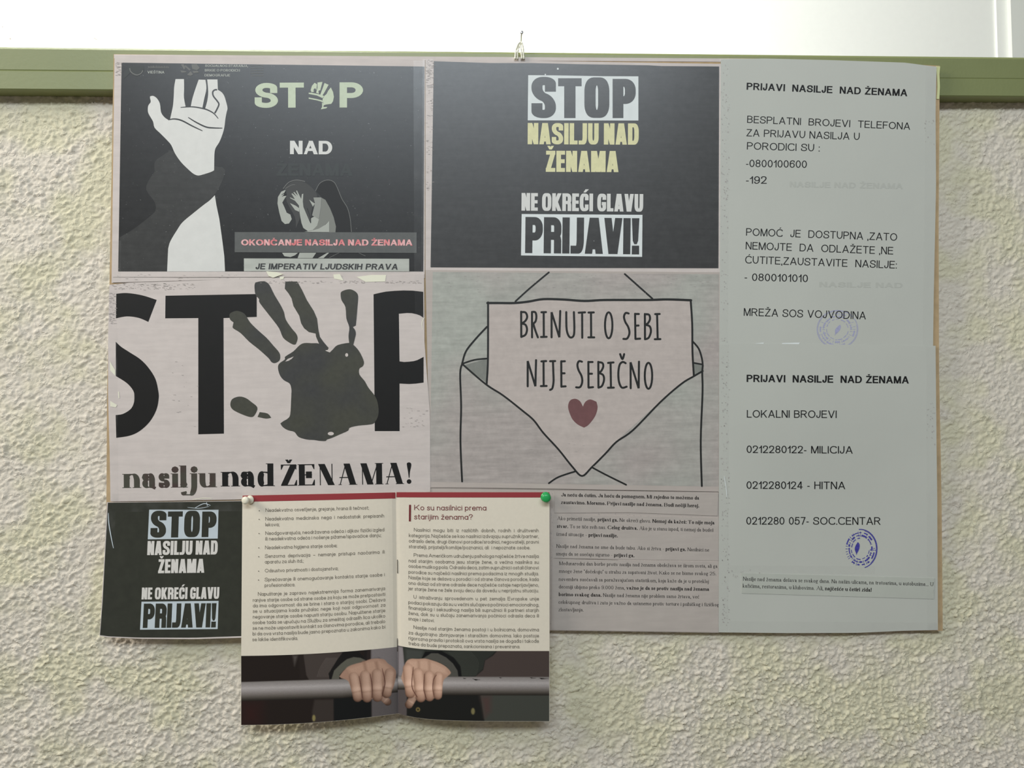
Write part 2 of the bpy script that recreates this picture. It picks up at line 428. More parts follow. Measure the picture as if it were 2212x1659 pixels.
class Font:
    def __init__(s, lower, wx, wy, bear, wsc=1.0, xh=.72, asc=1.03, desc=.28, serif=0.0, slab=.03, seg=5, space=.38, round_=1.0, over=None, capw=1.0):
        s.__dict__.update(locals())
    def glyph(s, ch):
        """-> (list of polygons, advance), cap height 1, y up"""
        acc = None
        if ch in ACC: ch, acc = ACC[ch]
        low = ch in s.lower
        if s.over and ch in s.over: W0, st = s.over[ch]
        else: W0, st = s.lower[ch] if low else CAPS[ch]
        wx, wy = s.wx, s.wy
        W = max(W0 * s.wsc * (1 if low else s.capw), 0.0)
        W = wx if W0 == 0.0 else max(W, wx * 1.05) + (0.0 if W0 > .2 else wx)
        top = s.xh if low else 1.0
        def X(u): return wx / 2 + u * (W - wx)
        def Y(v):
            if v < 0: return wy / 2 + (-v) * (-s.desc) if low else wy / 2 + v
            if v <= 1 or not low: return wy / 2 + v * (top - wy)
            return top - wy / 2 + (v - 1) * (s.asc - top)
        def wid(dx, dy):
            l = math.hypot(dx, dy) or 1
            return math.hypot(wx * dy / l, wy * dx / l)
        out = []
        def bar(x0, x1, y0, y1): out.append([(x0, y0), (x1, y0), (x1, y1), (x0, y1)])
        def pen(pts, closed):
            q = pts + [pts[0]] if closed else pts
            for i in range(len(q) - 1):
                a, b = q[i], q[i + 1]
                dx, dy = b[0] - a[0], b[1] - a[1]; l = math.hypot(dx, dy) or 1
                w = wid(dx, dy) / 2; nx, ny = -dy / l * w, dx / l * w
                out.append([(a[0] - nx, a[1] - ny), (b[0] - nx, b[1] - ny), (b[0] + nx, b[1] + ny), (a[0] + nx, a[1] + ny)])
            for i in range(0 if closed else 1, len(q) - 1):
                c = q[i]; out.append([(c[0] + wx / 2 * math.cos(t * math.pi / 12), c[1] + wy / 2 * math.sin(t * math.pi / 12)) for t in range(24)])
        def run(pts, closed):
            if s.seg >= 7 and wx < 3 * wy: return pen(pts, closed)
            if closed: pts = pts + [pts[0], pts[1]]
            n = len(pts); Lp = []
            for i, p in enumerate(pts):
                a = pts[max(i - 1, 0)]; b = pts[min(i + 1, n - 1)]
                if closed and i == 0: a = pts[-3]
                if closed and i == n - 1: b = pts[2]
                dx, dy = b[0] - a[0], b[1] - a[1]; l = math.hypot(dx, dy) or 1
                w = wid(dx, dy) / 2
                Lp.append(((p[0] - dy / l * w, p[1] + dx / l * w), (p[0] + dy / l * w, p[1] - dx / l * w)))
            for i in range(n - 1 - (1 if closed else 0)):
                out.append([Lp[i][1], Lp[i + 1][1], Lp[i + 1][0], Lp[i][0]])
        for k in st:
            if k[0] == 'o':
                r = wx * (.62 if wx < .2 or s.serif else .52); x = X(k[1]); y = Y(k[2]) if k[2] > 0 else r * .9
                if k[2] > 0 and not low: y = Y(k[2]) 
                out.append([(x + r * math.cos(a * math.pi / 4), y + r * math.sin(a * math.pi / 4)) for a in range(8)])
            elif k[0] == 'd':
                _, u0, v0, u1, v1, thin = k
                w0 = wy if (thin and wy < wx * .8) else wx
                y0 = Y(v0) - (wy / 2 if v0 <= 0 else 0) + (wy / 2 if v0 >= 1 else 0)
                y1 = Y(v1) - (wy / 2 if v1 <= 0 else 0) + (wy / 2 if v1 >= 1 else 0)
                x0, x1 = X(u0), X(u1)
                hw = w0 * math.hypot(x1 - x0, y1 - y0) / max(abs(y1 - y0), 1e-6) / 2
                hw = min(hw, w0 * 1.0)
                # keep the outer corners inside the letter's width
                q = [(x0 - hw, y0), (x0 + hw, y0), (x1 + hw, y1), (x1 - hw, y1)]
                q = [(min(max(x, 0.0), max(W, wx)), y) if W0 > 0 else (x, y) for x, y in q]
                if y1 < y0: q = q[::-1]
                out.append(q)
                if s.serif:
                    for (u, v, x, y) in ((u0, v0, x0, y0), (u1, v1, x1, y1)):
                        if (v in (0, 1)) and ch in 'AVKRv' and not (ch == 'A' and v == 1) and not (ch in 'Vv' and v == 0):
                            yy = 0 if v == 0 else top
                            bar(x - w0 / 2 - s.serif, x + w0 / 2 + s.serif, yy if v == 0 else yy - s.slab, yy + s.slab if v == 0 else yy)
            else:
                _, pts, closed = k
                XY = [(X(u), Y(v)) for u, v, r in pts]; R = [p[2] for p in pts]; n = len(XY)
                runs = []; cur = []
                rng = range(n)
                for i in rng:
                    if closed or (0 < i < n - 1):
                        a = XY[i - 1]; b = XY[(i + 1) % n]; p = XY[i]; r = R[i]
                        if r <= 0 and not closed:
                            cur.append(p); runs.append(cur); cur = [p]; continue
                        p0 = (p[0] + (a[0] - p[0]) * r, p[1] + (a[1] - p[1]) * r)
                        p1 = (p[0] + (b[0] - p[0]) * r, p[1] + (b[1] - p[1]) * r)
                        kk = .5523
                        c0 = (p0[0] + (p[0] - p0[0]) * kk, p0[1] + (p[1] - p0[1]) * kk)
                        c1 = (p1[0] + (p[0] - p1[0]) * kk, p1[1] + (p[1] - p1[1]) * kk)
                        for q in range(s.seg + 1):
                            t = q / s.seg; m = 1 - t
                            pt = tuple(m ** 3 * p0[z] + 3 * m * m * t * c0[z] + 3 * m * t * t * c1[z] + t ** 3 * p1[z] for z in (0, 1))
                            if not cur or math.hypot(cur[-1][0] - pt[0], cur[-1][1] - pt[1]) > 1e-4: cur.append(pt)
                    else: 
                        if not cur or math.hypot(cur[-1][0] - XY[i][0], cur[-1][1] - XY[i][1]) > 1e-4: cur.append(XY[i])
                runs.append(cur)
                for rn in runs:
                    if len(rn) < 2: continue
                    if closed: run(rn, True); continue
                    a, b = rn[0], rn[1]; l = math.hypot(a[0] - b[0], a[1] - b[1]) or 1
                    e = math.hypot((a[0] - b[0]) / l * wx, (a[1] - b[1]) / l * wy) / 2
                    rn = [(a[0] + (a[0] - b[0]) / l * e, a[1] + (a[1] - b[1]) / l * e)] + rn[1:]
                    a, b = rn[-1], rn[-2]; l = math.hypot(a[0] - b[0], a[1] - b[1]) or 1
                    e = math.hypot((a[0] - b[0]) / l * wx, (a[1] - b[1]) / l * wy) / 2
                    rn = rn[:-1] + [(a[0] + (a[0] - b[0]) / l * e, a[1] + (a[1] - b[1]) / l * e)]
                    run(rn, False)
                if s.serif and not closed:
                    for (i, j) in ((0, 1), (n - 1, n - 2)):
                        u, v = pts[i][0], pts[i][1]
                        x, y = XY[i]
                        vert = abs(XY[j][0] - x) < 1e-3
                        if vert and v in (0, 1, 2, -1) and not (ch in 'CGS5629' ) and ch not in 'acest':
                            yy = {0: 0, 1: top, 2: s.asc, -1: Y(-1) - wy / 2}[v]
                            lo, hi = (yy, yy + s.slab) if v in (0, -1) else (yy - s.slab, yy)
                            if ch in 'bd' and v == 0 and ch == 'b': continue
                            xr = x + wx / 2 + (s.serif if (v <= 0 or not low) else 0)
                            xl = x - wx / 2 - s.serif
                            if ch in 'du' and v == 0: xl = x
                            bar(xl, xr, lo, hi)
                        if (not vert) and v in (0, 1) and not low and ch in 'EFLTZ' and abs(XY[j][1] - y) < 1e-3 and u > .6 or \
                           ((not vert) and ch in 'TZ' and v == 1 and u < .2 and abs(XY[j][1] - y) < 1e-3) or (ch == 'Z' and False):
                            sg = 1 if u > .5 else -1
                            x_ = x + sg * wx / 2
                            yo = 0 if v == 0 else top
                            h = .27 if v == 0 else -.24
                            t = [(x_, yo), (x_, yo + h), (x_ - sg * .035, yo + h), (x_ - sg * .16, yo)]
                            out.append(t)
        if acc:
            cx = W / 2; ty = top + (.06 if top > .9 else .10)
            if acc == 'v':
                h = .17; w = .17 * (s.wsc ** .5)
                t = max(min(wx, .16), .08) * .8
                out.append([(cx - w, ty + h), (cx - w + t * 1.1, ty + h), (cx + t * .5, ty), (cx - t * .5, ty)])
                out.append([(cx - t * .5, ty), (cx + t * .5, ty), (cx + w, ty + h), (cx + w - t * 1.1, ty + h)])
            elif acc == "'":
                t = max(min(wx, .2), .08)
                out.append([(cx - t * .3, ty), (cx + t * .5, ty), (cx + .1 + t, ty + .18), (cx + .08, ty + .18)])
            elif acc == '-':
                bar(W * .45, W + .12, s.asc - .24, s.asc - .16)
        return out, W + s.bear

CACHE = {}
def layout(font, text, spaces=None):
    """text: string or [(string, font)...] -> polygons in em, width without stretching, number of spaces"""
    segs = [(text, font)] if isinstance(text, str) else [(t, f or font) for t, f in text]
    x = 0.0; out = []
    for t, f in segs:
        for ch in t:
            if ch == ' ':
                x += f.space if spaces is None else spaces; continue
            key = (id(f), ch)
            if key not in CACHE: CACHE[key] = f.glyph(ch)
            g, adv = CACHE[key]
            if ch == 'j': x -= (.15 if f.serif else .10)
            out.append((x, g)); x += adv
    last = segs[-1][1].bear
    return out, x - last

def set_line(font, text, x0, y0, x1, y1, cap, curve=None, just=False, shear=0.0):
    """lay a line of text from (x0, y0) to (x1, y1) (baseline, px) with capitals cap px high"""
    gl, w = layout(font, text)
    s = text if isinstance(text, str) else ''.join(t for t, _ in text)
    ns = s.count(' ')
    L = math.hypot(x1 - x0, y1 - y0)
    if just and ns:
        nat = w * cap
        sp = (L / cap - (w - ns * font.space)) / ns
        if 0.16 < sp < 1.6: gl, w = layout(font, text, sp)
    sx = L / w
    ca, sa = (x1 - x0) / L, (y1 - y0) / L
    out = []
    for gx, g in gl:
        for p in g:
            q = []
            for (x, y) in p:
                a = (gx + x + shear * y) * sx; b = y * cap
                if curve: q.append(curve(x0 + a, b))
                else: q.append((x0 + a * ca + b * sa, y0 + a * sa - b * ca))
            out.append(q)
    return out

ARIAL = Font(GEO, .125, .108, .13, seg=6, space=.46)
ARIALB = Font(GEO, .20, .165, .10, seg=6, space=.42)
BLACK = Font(GEO, .27, .20, .06, wsc=1.12, seg=7, space=.34)
GEOF = Font(GEO, .11, .105, .125, seg=3, space=.36, xh=.70, wsc=1.12)
GEOH = Font(GEO, .11, .105, .125, seg=5, space=.36, xh=.70, wsc=1.12)
TIMES = Font(SRF, .115, .055, .13, seg=3, serif=.06, slab=.045, space=.32, xh=.68, wsc=.92)
TIMESB = Font(SRF, .19, .065, .10, seg=3, serif=.055, slab=.05, space=.30, xh=.69, wsc=1.08)
DIDOV = {
 'A': (.88, [D(.02, 0, .46, 1, True), D(.98, 0, .52, 1), P((.2, .34), (.66, .34))]),
 'M': (1.10, [D(.10, 0, .10, 1, True), P((1, 0), (1, 1)), D(.16, 1, .52, 0), D(.93, 1, .55, 0, True)]),
 'N': (.86, [D(.08, 0, .08, 1, True), D(.98, 0, .98, 1, True), D(.18, 1, .92, 0)]),
 'E': (.74, [P((.05, 0), (.05, 1)), P((.05, 1), (.97, 1)), P((.05, .50), (.74, .50)), P((.05, 0), (1, 0)), P((.72, .36), (.72, .64))]),
 'Z': (.72, [P((.0, 1), (.95, 1)), D(.02, .02, .96, .98), P((0, 0), (1, 0))]),
}
DIDO = Font(SRF, .30, .045, .07, seg=8, serif=.06, slab=.028, space=.36, xh=.66, asc=1.0, desc=.36, wsc=1.12, over=None)
DIDL = dict(SRF)
DIDL.update({
 'n': (.60, [P((0, 0), (0, 1)), P((0, .6), (.1, 1, .5), (1, 1, .5), (1, 0))]),
 'u': (.60, [P((0, 1), (0, 0, .45), (.9, 0, .5), (1, .4)), P((1, 0), (1, 1))]),
 'a': (.52, [P((.0, .84), (.1, 1, .5), (.85, 1, .5), (.85, .05, .15), (1.0, .0)), P((.85, .56), (0, .58, .5), (0, 0, .5), (.85, .0, .4), (.85, .35)), DOT(.04, .76)]),
 'd': (.58, [P((1, .9), (.6, 1, .5), (0, 1, .5), (0, 0, .5), (.6, 0, .5), (1, .1)), P((1, 0), (1, 2))]),
 's': (.42, [P((.9, .70), (.9, 1, .5), (.02, 1, .5), (.02, .56, .5), (1, .46, .5), (1, 0, .5), (0, 0, .5), (.05, .30))]),
 'j': (.16, [P((1, 1), (1, -1, .45), (-.6, -1, .4), (-.7, -.7)), DOT(1, 1.55), DOT(-.7, -.66)]),
})
DIDOL = Font(DIDL, .245, .05, .10, seg=8, serif=.06, slab=.028, space=.36, xh=.64, asc=1.0, desc=.36, wsc=1.12)
# heavy condensed capitals
IMPOV = {
 'S': (.60, [P((1, .80), (1, 1, .42), (0, 1, .42), (0, .60, .45), (1, .42, .45), (1, 0, .42), (0, 0, .42), (0, .20))]),
 'T': (.56, [P((.5, 0), (.5, 1)), P((0, 1), (1, 1))]),
 'O': (.60, [P((0, 0, .3), (0, 1, .3), (1, 1, .3), (1, 0, .3), c=True)]),
 'P': (.58, [P((0, 0), (0, 1)), P((0, 1), (1, 1, .42), (1, .45, .42), (0, .45))]),
 'N': (.56, [P((0, 0), (0, 1)), P((1, 0), (1, 1)), D(.0, 1, 1, 0)]),
 'A': (.60, [D(0, 0, .42, 1), D(1, 0, .58, 1), P((.3, .16), (.7, .16))]),
 'V': (.60, [D(0, 1, .42, 0), D(1, 1, .58, 0)]),
 'I': (0.0, [P((.5, 0), (.5, 1))]),
 'L': (.42, [P((0, 0), (0, 1)), P((0, 0), (1, 0))]),
 'J': (.44, [P((1, 1), (1, 0, .35), (0, 0))]),
 'U': (.56, [P((0, 1), (0, 0, .3), (1, 0, .3), (1, 1))]),
 'D': (.57, [P((0, 0), (0, 1)), P((0, 1), (1, 1, .35), (1, 0, .35), (0, 0))]),
 'Z': (.48, [P((.05, 1), (1, 1)), D(.05, .06, .95, .94), P((0, 0), (1, 0))]),
 'E': (.44, [P((0, 0), (0, 1)), P((0, 1), (1, 1)), P((0, .51), (.92, .51)), P((0, 0), (1, 0))]),
 'M': (.74, [P((0, 0), (0, 1)), P((1, 0), (1, 1)), D(.12, 1, .5, 0), D(.88, 1, .5, 0)]),
 'K': (.60, [P((0, 0), (0, 1)), D(.18, .35, 1, 1), D(.25, .62, 1, 0)]),
 'R': (.58, [P((0, 0), (0, 1)), P((0, 1), (1, 1, .4), (1, .48, .3), (0, .48)), P((.3, .48), (1, .48, .4), (1, 0))]),
 'C': (.57, [P((1, .76), (1, 1, .36), (0, 1, .36), (0, 0, .36), (1, 0, .36), (1, .24))]),
 'G': (.57, [P((1, .80), (1, 1, .36), (0, 1, .36), (0, 0, .36), (1, 0, .36), (1, .42)), P((.86, .42), (1, .42))]),
 '!': (0.0, [P((.5, .36), (.5, 1)), P((.5, .0), (.5, .04))]),
}
IMPACT = Font(GEO, .235, .185, .055, seg=10, space=.22, over=IMPOV)
IMPACTH = Font(GEO, .27, .20, .05, seg=12, space=.22, over=IMPOV)
IMPACTX = Font(GEO, .24, .22, .035, seg=12, space=.22, over=IMPOV)
DIDO.over = DIDOV

# ------------------------------------------------------------------ materials
M = {}
M['stucco'] = mat('stucco', (192, 184, 170), 0.6, 0.3, k=0.67, alt=(189, 183, 158), altscale=16.0, noise=0.03, nscale=30, bump=0.25, bscale=900, crumbs=0.6)
M['green'] = mat('green_gloss_paint', (108, 114, 72), 0.44, 0.8, k=0.66, noise=0.04, nscale=12, bump=0.12, bscale=260)
M['white_wall'] = mat('white_plaster', (238, 239, 232), 0.8, 0.3, k=1.0, noise=0.01)
M['white_trim'] = mat('white_trim_paint', (222, 224, 216), 0.5, 0.4, k=1.0)
M['crack'] = mat('plaster_crack', (120, 115, 105), 0.9, 0.2, k=1.0)
M['floor'] = mat('floor', (120, 112, 100), 0.6, 0.3, k=1.0)
M['card'] = mat('cardboard', (168, 145, 112), 0.85, 0.2, k=0.72, noise=0.12, nscale=90)
M['card_edge'] = M['card']
M['paper'] = mat('photocopy_paper', (196, 186, 180), 0.6, 0.4, k=0.76, noise=0.03, nscale=90, streak=0.05, bump=0.05)
M['paper_cool'] = mat('photocopy_paper_cool', (168, 169, 161), 0.55, 0.4, k=0.66, noise=0.03, nscale=7, bump=0.05)
M['paper_grey'] = mat('photocopy_paper_grey', (158, 149, 142), 0.6, 0.4, k=0.60, noise=0.04, nscale=14, streak=0.05)
M['slip'] = mat('slip_paper', (156, 148, 141), 0.6, 0.4, k=0.60, noise=0.04, nscale=40, streak=0.04)
M['slip_cool'] = mat('slip_paper_cool', (158, 160, 151), 0.6, 0.4, k=0.62, noise=0.03, nscale=40)
M['ink_bg'] = mat('black_photocopy_print', (34, 34, 34), 0.32, 0.6, k=0.65, noise=0.14, nscale=160, streak=0.10, specks=0.30)
M['ink_bgb'] = mat('black_photocopy_print_plain', (54, 54, 54), 0.32, 0.6, k=0.62, noise=0.12, nscale=160, streak=0.10)
M['ink_low'] = mat('black_photocopy_print_low', (40, 41, 34), 0.38, 0.5, k=0.55, noise=0.12, nscale=120)
M['ink'] = mat('black_ink', (16, 15, 14), 0.5, 0.4, k=0.62, noise=0.1, nscale=90)
M['ink_grey'] = mat('dark_grey_print', (54, 54, 53), 0.5, 0.4, k=0.62, alt=(60, 60, 52), altscale=14, noise=0.1, nscale=220)
M['ink_brown'] = mat('faded_black_print', (62, 61, 52), 0.5, 0.4, k=0.62, alt=(62, 50, 46), altscale=40)
M['sleeve'] = mat('dark_sleeve_print', (55, 55, 54), 0.32, 0.5, k=0.65, noise=0.12, nscale=160, streak=0.1, specks=0.35)
M['white_print'] = mat('unprinted_white', (196, 195, 190), 0.5, 0.45, k=0.68, noise=0.03, nscale=120)
M['green_print'] = mat('pale_green_print', (178, 187, 164), 0.5, 0.45, k=0.70, noise=0.05, nscale=200)
M['yellow_print'] = mat('pale_yellow_print', (196, 192, 150), 0.5, 0.45, k=0.66, noise=0.06, nscale=220)
M['ghost'] = mat('ghost_print', (44, 47, 46), 0.43, 0.5, k=0.65)
M['band'] = mat('grey_band_print', (80, 81, 79), 0.45, 0.5, k=0.65, noise=0.08, nscale=200)
M['strip'] = mat('light_strip_print', (162, 164, 156), 0.5, 0.45, k=0.65, noise=0.05, streak=0.1)
M['red_print'] = mat('pink_red_print', (196, 112, 114), 0.5, 0.4, k=0.65, alt=(206, 160, 158), altscale=160)
M['fig_skin'] = mat('figure_light_grey', (152, 154, 146), 0.5, 0.4, k=0.65, noise=0.05)
M['fig_shirt'] = mat('figure_shirt_grey', (112, 113, 107), 0.5, 0.4, k=0.65)
M['fig_sleeve'] = mat('figure_sleeve_grey', (130, 131, 125), 0.5, 0.4, k=0.65)
M['fig_hair'] = mat('figure_hair_grey', (60, 60, 59), 0.5, 0.4, k=0.65)
M['fig_shade'] = mat('figure_shadow_grey', (30, 30, 30), 0.5, 0.4, k=0.65)
M['fig_line'] = mat('figure_line_grey', (98, 98, 95), 0.5, 0.4, k=0.65)
M['box_white'] = mat('white_title_box', (198, 202, 200), 0.5, 0.45, k=0.66, noise=0.03, nscale=120)
M['box_blue'] = mat('bluish_title_box', (162, 170, 174), 0.5, 0.45, k=0.58, noise=0.04, nscale=120)
M['low_white'] = mat('greyish_white_print', (184, 180, 174), 0.5, 0.45, k=0.60, noise=0.05, nscale=200)
M['env_bg'] = mat('grey_envelope_print', (146, 147, 139), 0.55, 0.45, k=0.60, alt=(150, 142, 137), altscale=6, noise=0.08, nscale=160, streak=0.12)
M['env_card'] = mat('pale_letter_print', (184, 173, 166), 0.6, 0.4, k=0.78, noise=0.05, nscale=160, streak=0.06)
M['env_dark'] = mat('envelope_inside_print', (110, 111, 105), 0.55, 0.45, k=0.60, noise=0.1, nscale=160)
M['env_line'] = mat('envelope_line_print', (28, 29, 28), 0.5, 0.4, k=0.60)
M['heart'] = mat('dull_red_heart_print', (97, 66, 66), 0.5, 0.4, k=0.58, noise=0.1, nscale=120)
M['text'] = mat('text_ink', (14, 14, 14), 0.5, 0.4, k=0.55)
M['text_soft'] = mat('faded_text_ink', (62, 57, 52), 0.6, 0.3, k=0.50)
M['text_bold'] = mat('bold_text_ink', (32, 28, 26), 0.6, 0.3, k=0.50)
M['show'] = mat('show_through_ink', (161, 162, 154), 0.55, 0.4, k=0.66)
M['stamp'] = mat('blue_stamp_ink', (52, 50, 118), 0.6, 0.3, k=0.50, noise=0.3, nscale=500)
M['stamp_pale'] = mat('pale_violet_stamp_ink', (130, 130, 152), 0.6, 0.3, k=0.52, noise=0.1, nscale=500)
M['toner'] = mat('toner_marks', (112, 106, 102), 0.6, 0.3, k=0.62)
M['toner_faint'] = mat('faint_toner_marks', (146, 140, 136), 0.6, 0.3, k=0.62)
M['booklet'] = mat('booklet_paper', (202, 193, 176), 0.5, 0.4, k=0.70, noise=0.02, nscale=300)
M['red_band'] = mat('dark_red_band_print', (126, 40, 44), 0.45, 0.5, k=0.62)
M['red_text'] = mat('dark_red_text_print', (92, 28, 30), 0.5, 0.4, k=0.6)
M['bk_text'] = mat('booklet_text_ink', (84, 78, 68), 0.5, 0.4, k=0.62)
M['string'] = mat('twine', (206, 204, 186), 0.8, 0.2, k=0.85, noise=0.2, nscale=900, bump=0.6, bscale=1500)
M['nail'] = mat('steel_nail', (176, 176, 178), 0.35, 0.5, k=0.8, metal=0.7)
M['pin_white'] = mat('white_plastic', (196, 190, 172), 0.3, 0.5, k=0.62)
M['pin_green'] = mat('green_plastic', (30, 128, 66), 0.28, 0.5, k=0.55)
M['steel'] = mat('pin_steel', (200, 200, 200), 0.25, 0.5, k=0.9, metal=1.0)
M['staple'] = mat('staple_steel', (84, 78, 70), 0.4, 0.5, k=0.6, metal=0.5)
M['green_edge'] = mat('olive_lit_tape', (176, 178, 132), 0.5, 0.4, k=0.62)  # olive light on the torn edge is put into the tape's colour
M['stain_and_glint'] = mat('dried_glue_and_glint', (216, 208, 188), 0.5, 0.4, k=0.68)  # glue stains, and also the painted tape glints of the hand print poster

def tape_material():
    m = bpy.data.materials.new('clear_tape_film'); m.use_nodes = True
    nt = m.node_tree; N = nt.nodes; L = nt.links; N.clear()
    o = N.new('ShaderNodeOutputMaterial'); mx = N.new('ShaderNodeMixShader'); mx2 = N.new('ShaderNodeMixShader')
    tr = N.new('ShaderNodeBsdfTransparent'); gl = N.new('ShaderNodeBsdfGlossy'); df = N.new('ShaderNodeBsdfDiffuse')
    gl.inputs['Roughness'].default_value = 0.30; gl.inputs['Color'].default_value = (0.9, 0.9, 0.9, 1)
    df.inputs['Color'].default_value = (0.75, 0.74, 0.72, 1)
    tc = N.new('ShaderNodeTexCoord'); ns = N.new('ShaderNodeTexNoise'); ns.inputs['Scale'].default_value = 55.0
    L.new(tc.outputs['Object'], ns.inputs[0])
    mr = N.new('ShaderNodeMapRange'); mr.inputs[1].default_value = 0.45; mr.inputs[2].default_value = 0.75
    mr.inputs[3].default_value = 0.0; mr.inputs[4].default_value = 0.03
    L.new(ns.outputs[0], mr.inputs[0])
    bp = N.new('ShaderNodeBump'); bp.inputs['Strength'].default_value = 0.25; bp.inputs['Distance'].default_value = 0.001
    L.new(ns.outputs[0], bp.inputs['Height']); L.new(bp.outputs[0], gl.inputs['Normal'])
    L.new(mr.outputs[0], mx.inputs[0]); L.new(tr.outputs[0], mx.inputs[1]); L.new(df.outputs[0], mx.inputs[2])
    mx2.inputs[0].default_value = 0.010
    L.new(mx.outputs[0], mx2.inputs[1]); L.new(gl.outputs[0], mx2.inputs[2]); L.new(mx2.outputs[0], o.inputs[0])
    return m
M['tape'] = tape_material()

# ------------------------------------------------------------------ the setting
WX0, WX1 = -2.6, 3.0
_a, _b = at(0, 213), at(2212, 219)
RAILZ0 = (_a.z + _b.z) / 2                      # underside of the green rail
RAILD = 0.016
RAILZ1 = (at(0, 101, RAILD).z + at(2212, 119, RAILD).z) / 2

def gnoise(x, y, seed, n=256):
    rs = np.random.RandomState(seed)
    ang = rs.rand(n, n) * 2 * np.pi
    gx, gy = np.cos(ang), np.sin(ang)
    xi = np.floor(x).astype(int); yi = np.floor(y).astype(int)
    xf = x - xi; yf = y - yi
    def g(ix, iy, dx, dy):
        a = ix % n; b = iy % n
        return gx[a, b] * dx + gy[a, b] * dy
    u = xf * xf * xf * (xf * (xf * 6 - 15) + 10); v = yf * yf * yf * (yf * (yf * 6 - 15) + 10)
    n00 = g(xi, yi, xf, yf); n10 = g(xi + 1, yi, xf - 1, yf); n01 = g(xi, yi + 1, xf, yf - 1); n11 = g(xi + 1, yi + 1, xf - 1, yf - 1)
    return (n00 * (1 - u) + n10 * u) * (1 - v) + (n01 * (1 - u) + n11 * u) * v

def stucco():
    x0, x1, z0, z1 = -0.84, 0.92, 0.90, RAILZ0 + 0.004
    step = 0.00118
    nx = int((x1 - x0) / step); nz = int((z1 - z0) / step)
    X, Zz = np.meshgrid(np.linspace(x0, x1, nx + 1), np.linspace(z0, z1, nz + 1))
    x = X * 1000; z = Zz * 1000            # millimetres
    wx = gnoise(x / 6, z / 6, 1) * 3.4; wz = gnoise(x / 6, z / 6, 2) * 3.4
    xa, za = x + wx, z + wz
    r_ = 0.5                                   # the float marks run slightly uphill to the right
    xr = xa * math.cos(r_) + za * math.sin(r_); zr = -xa * math.sin(r_) + za * math.cos(r_)
    big = gnoise(xr / 6.5, zr / 3.6, 3)
    mid = gnoise(xa / 2.7, za / 3.3, 4)
    fin = gnoise(xa / 1.7, za / 1.9, 5)
    ridge = 1 - np.abs(gnoise((x + wx * 1.6) / 12, (z + wz - .25 * x) / 4.6, 6)) * 3.4
    ridge = np.clip(ridge, 0, 1) ** 3
    density = 0.55 + 0.9 * gnoise(x / 80, z / 80, 8) + np.clip((1340 - z) / 330, -0.22, 0.95)
    density = np.clip(density, 0.24, 1.5)
    blob = np.clip(mid * 1.9 + big * 0.6 - 0.20, 0, 1) ** 0.7
    crumb = np.clip(1 - np.abs(gnoise(xa / 3.2 + 17, za / 3.0, 11)) * 5.0, 0, 1) ** 1.3
    crumb *= np.clip(gnoise(xr / 7.0 + 5, zr / 4.5, 12) * 3.2 + 0.35 + (density - .6) * .5, 0, 1)
    h = 0.55 * big + 0.95 * blob * density + 1.05 * crumb * (0.5 + 0.5 * density) + 0.60 * ridge * (0.6 + 0.4 * density) + 0.26 * fin * density
    h += 0.8 * gnoise(x / 60, z / 50, 9)
    edge = np.minimum(np.minimum(x - x0 * 1000, x1 * 1000 - x), z - z0 * 1000)
    h *= np.clip(edge / 40.0, 0, 1)
    Y = -(h * 0.00165)
    V = np.stack([X, Y, Zz], -1).reshape(-1, 3)
    idx = np.arange((nx + 1) * (nz + 1)).reshape(nz + 1, nx + 1)
    F = np.stack([idx[:-1, :-1], idx[:-1, 1:], idx[1:, 1:], idx[1:, :-1]], -1).reshape(-1, 4)
    nv = len(V); V = V.tolist(); F = F.tolist()
    # the plain rest of the half wall around the modelled patch, down to the floor
    def box(ax, bx, az, bz, yf=0.0, yb=0.16):
        k = len(V)
        V.extend([[ax, yf, az], [bx, yf, az], [bx, yf, bz], [ax, yf, bz], [ax, yb, az], [bx, yb, az], [bx, yb, bz], [ax, yb, bz]])
        F.extend([[k, k + 1, k + 2, k + 3], [k + 5, k + 4, k + 7, k + 6]])
    box(WX0, x0, 0, z1); box(x1, WX1, 0, z1); box(x0, x1, 0, z0)
    k = len(V)
    V.extend([[WX0, 0.16, 0], [WX1, 0.16, 0], [WX1, 0.16, z1], [WX0, 0.16, z1], [WX0, 0, z1], [WX1, 0, z1]])
    F.append([k + 1, k, k + 3, k + 2])
    me = bpy.data.meshes.new('wall_front')
    me.from_pydata(V, [], F)
    me.materials.append(M['stucco'])
    me.polygons.foreach_set('use_smooth', [True] * len(me.polygons))
    me.update()
    o = bpy.data.objects.new('wall_front', me)
    COL.objects.link(o)
    tag(o, 'cream textured plaster half wall behind the posters', None, None, 'structure')
stucco()

def profile_x(name, prof, xa, xb, m, parent=None):
    """profile [(y, z)] swept along x"""
    n = len(prof)
    vs = [(xa, y, z) for y, z in prof] + [(xb, y, z) for y, z in prof]
    fs = [(i, (i + 1) % n, n + (i + 1) % n, n + i) for i in range(n)]
    fs += [tuple(range(n))[::-1], tuple(range(n, 2 * n))]
    return mesh(name, vs, fs, m, parent)

g = RAILZ0 + (RAILZ1 - RAILZ0) * 0.44
prof = [(0.17, RAILZ0), (0.0, RAILZ0), (-RAILD + .001, RAILZ0), (-RAILD, RAILZ0 + .001), (-RAILD, g - .0008), (-RAILD + .0004, g),
        (-RAILD, g + .0008), (-RAILD, RAILZ1 - .003), (-RAILD + .001, RAILZ1 - .001), (-RAILD + .003, RAILZ1), (0.19, RAILZ1), (0.19, RAILZ0)]
rail = tag(profile_x('trim_1', prof, WX0, WX1, M['green'], None), 'olive green painted rail capping the cream half wall', None, None, 'structure')

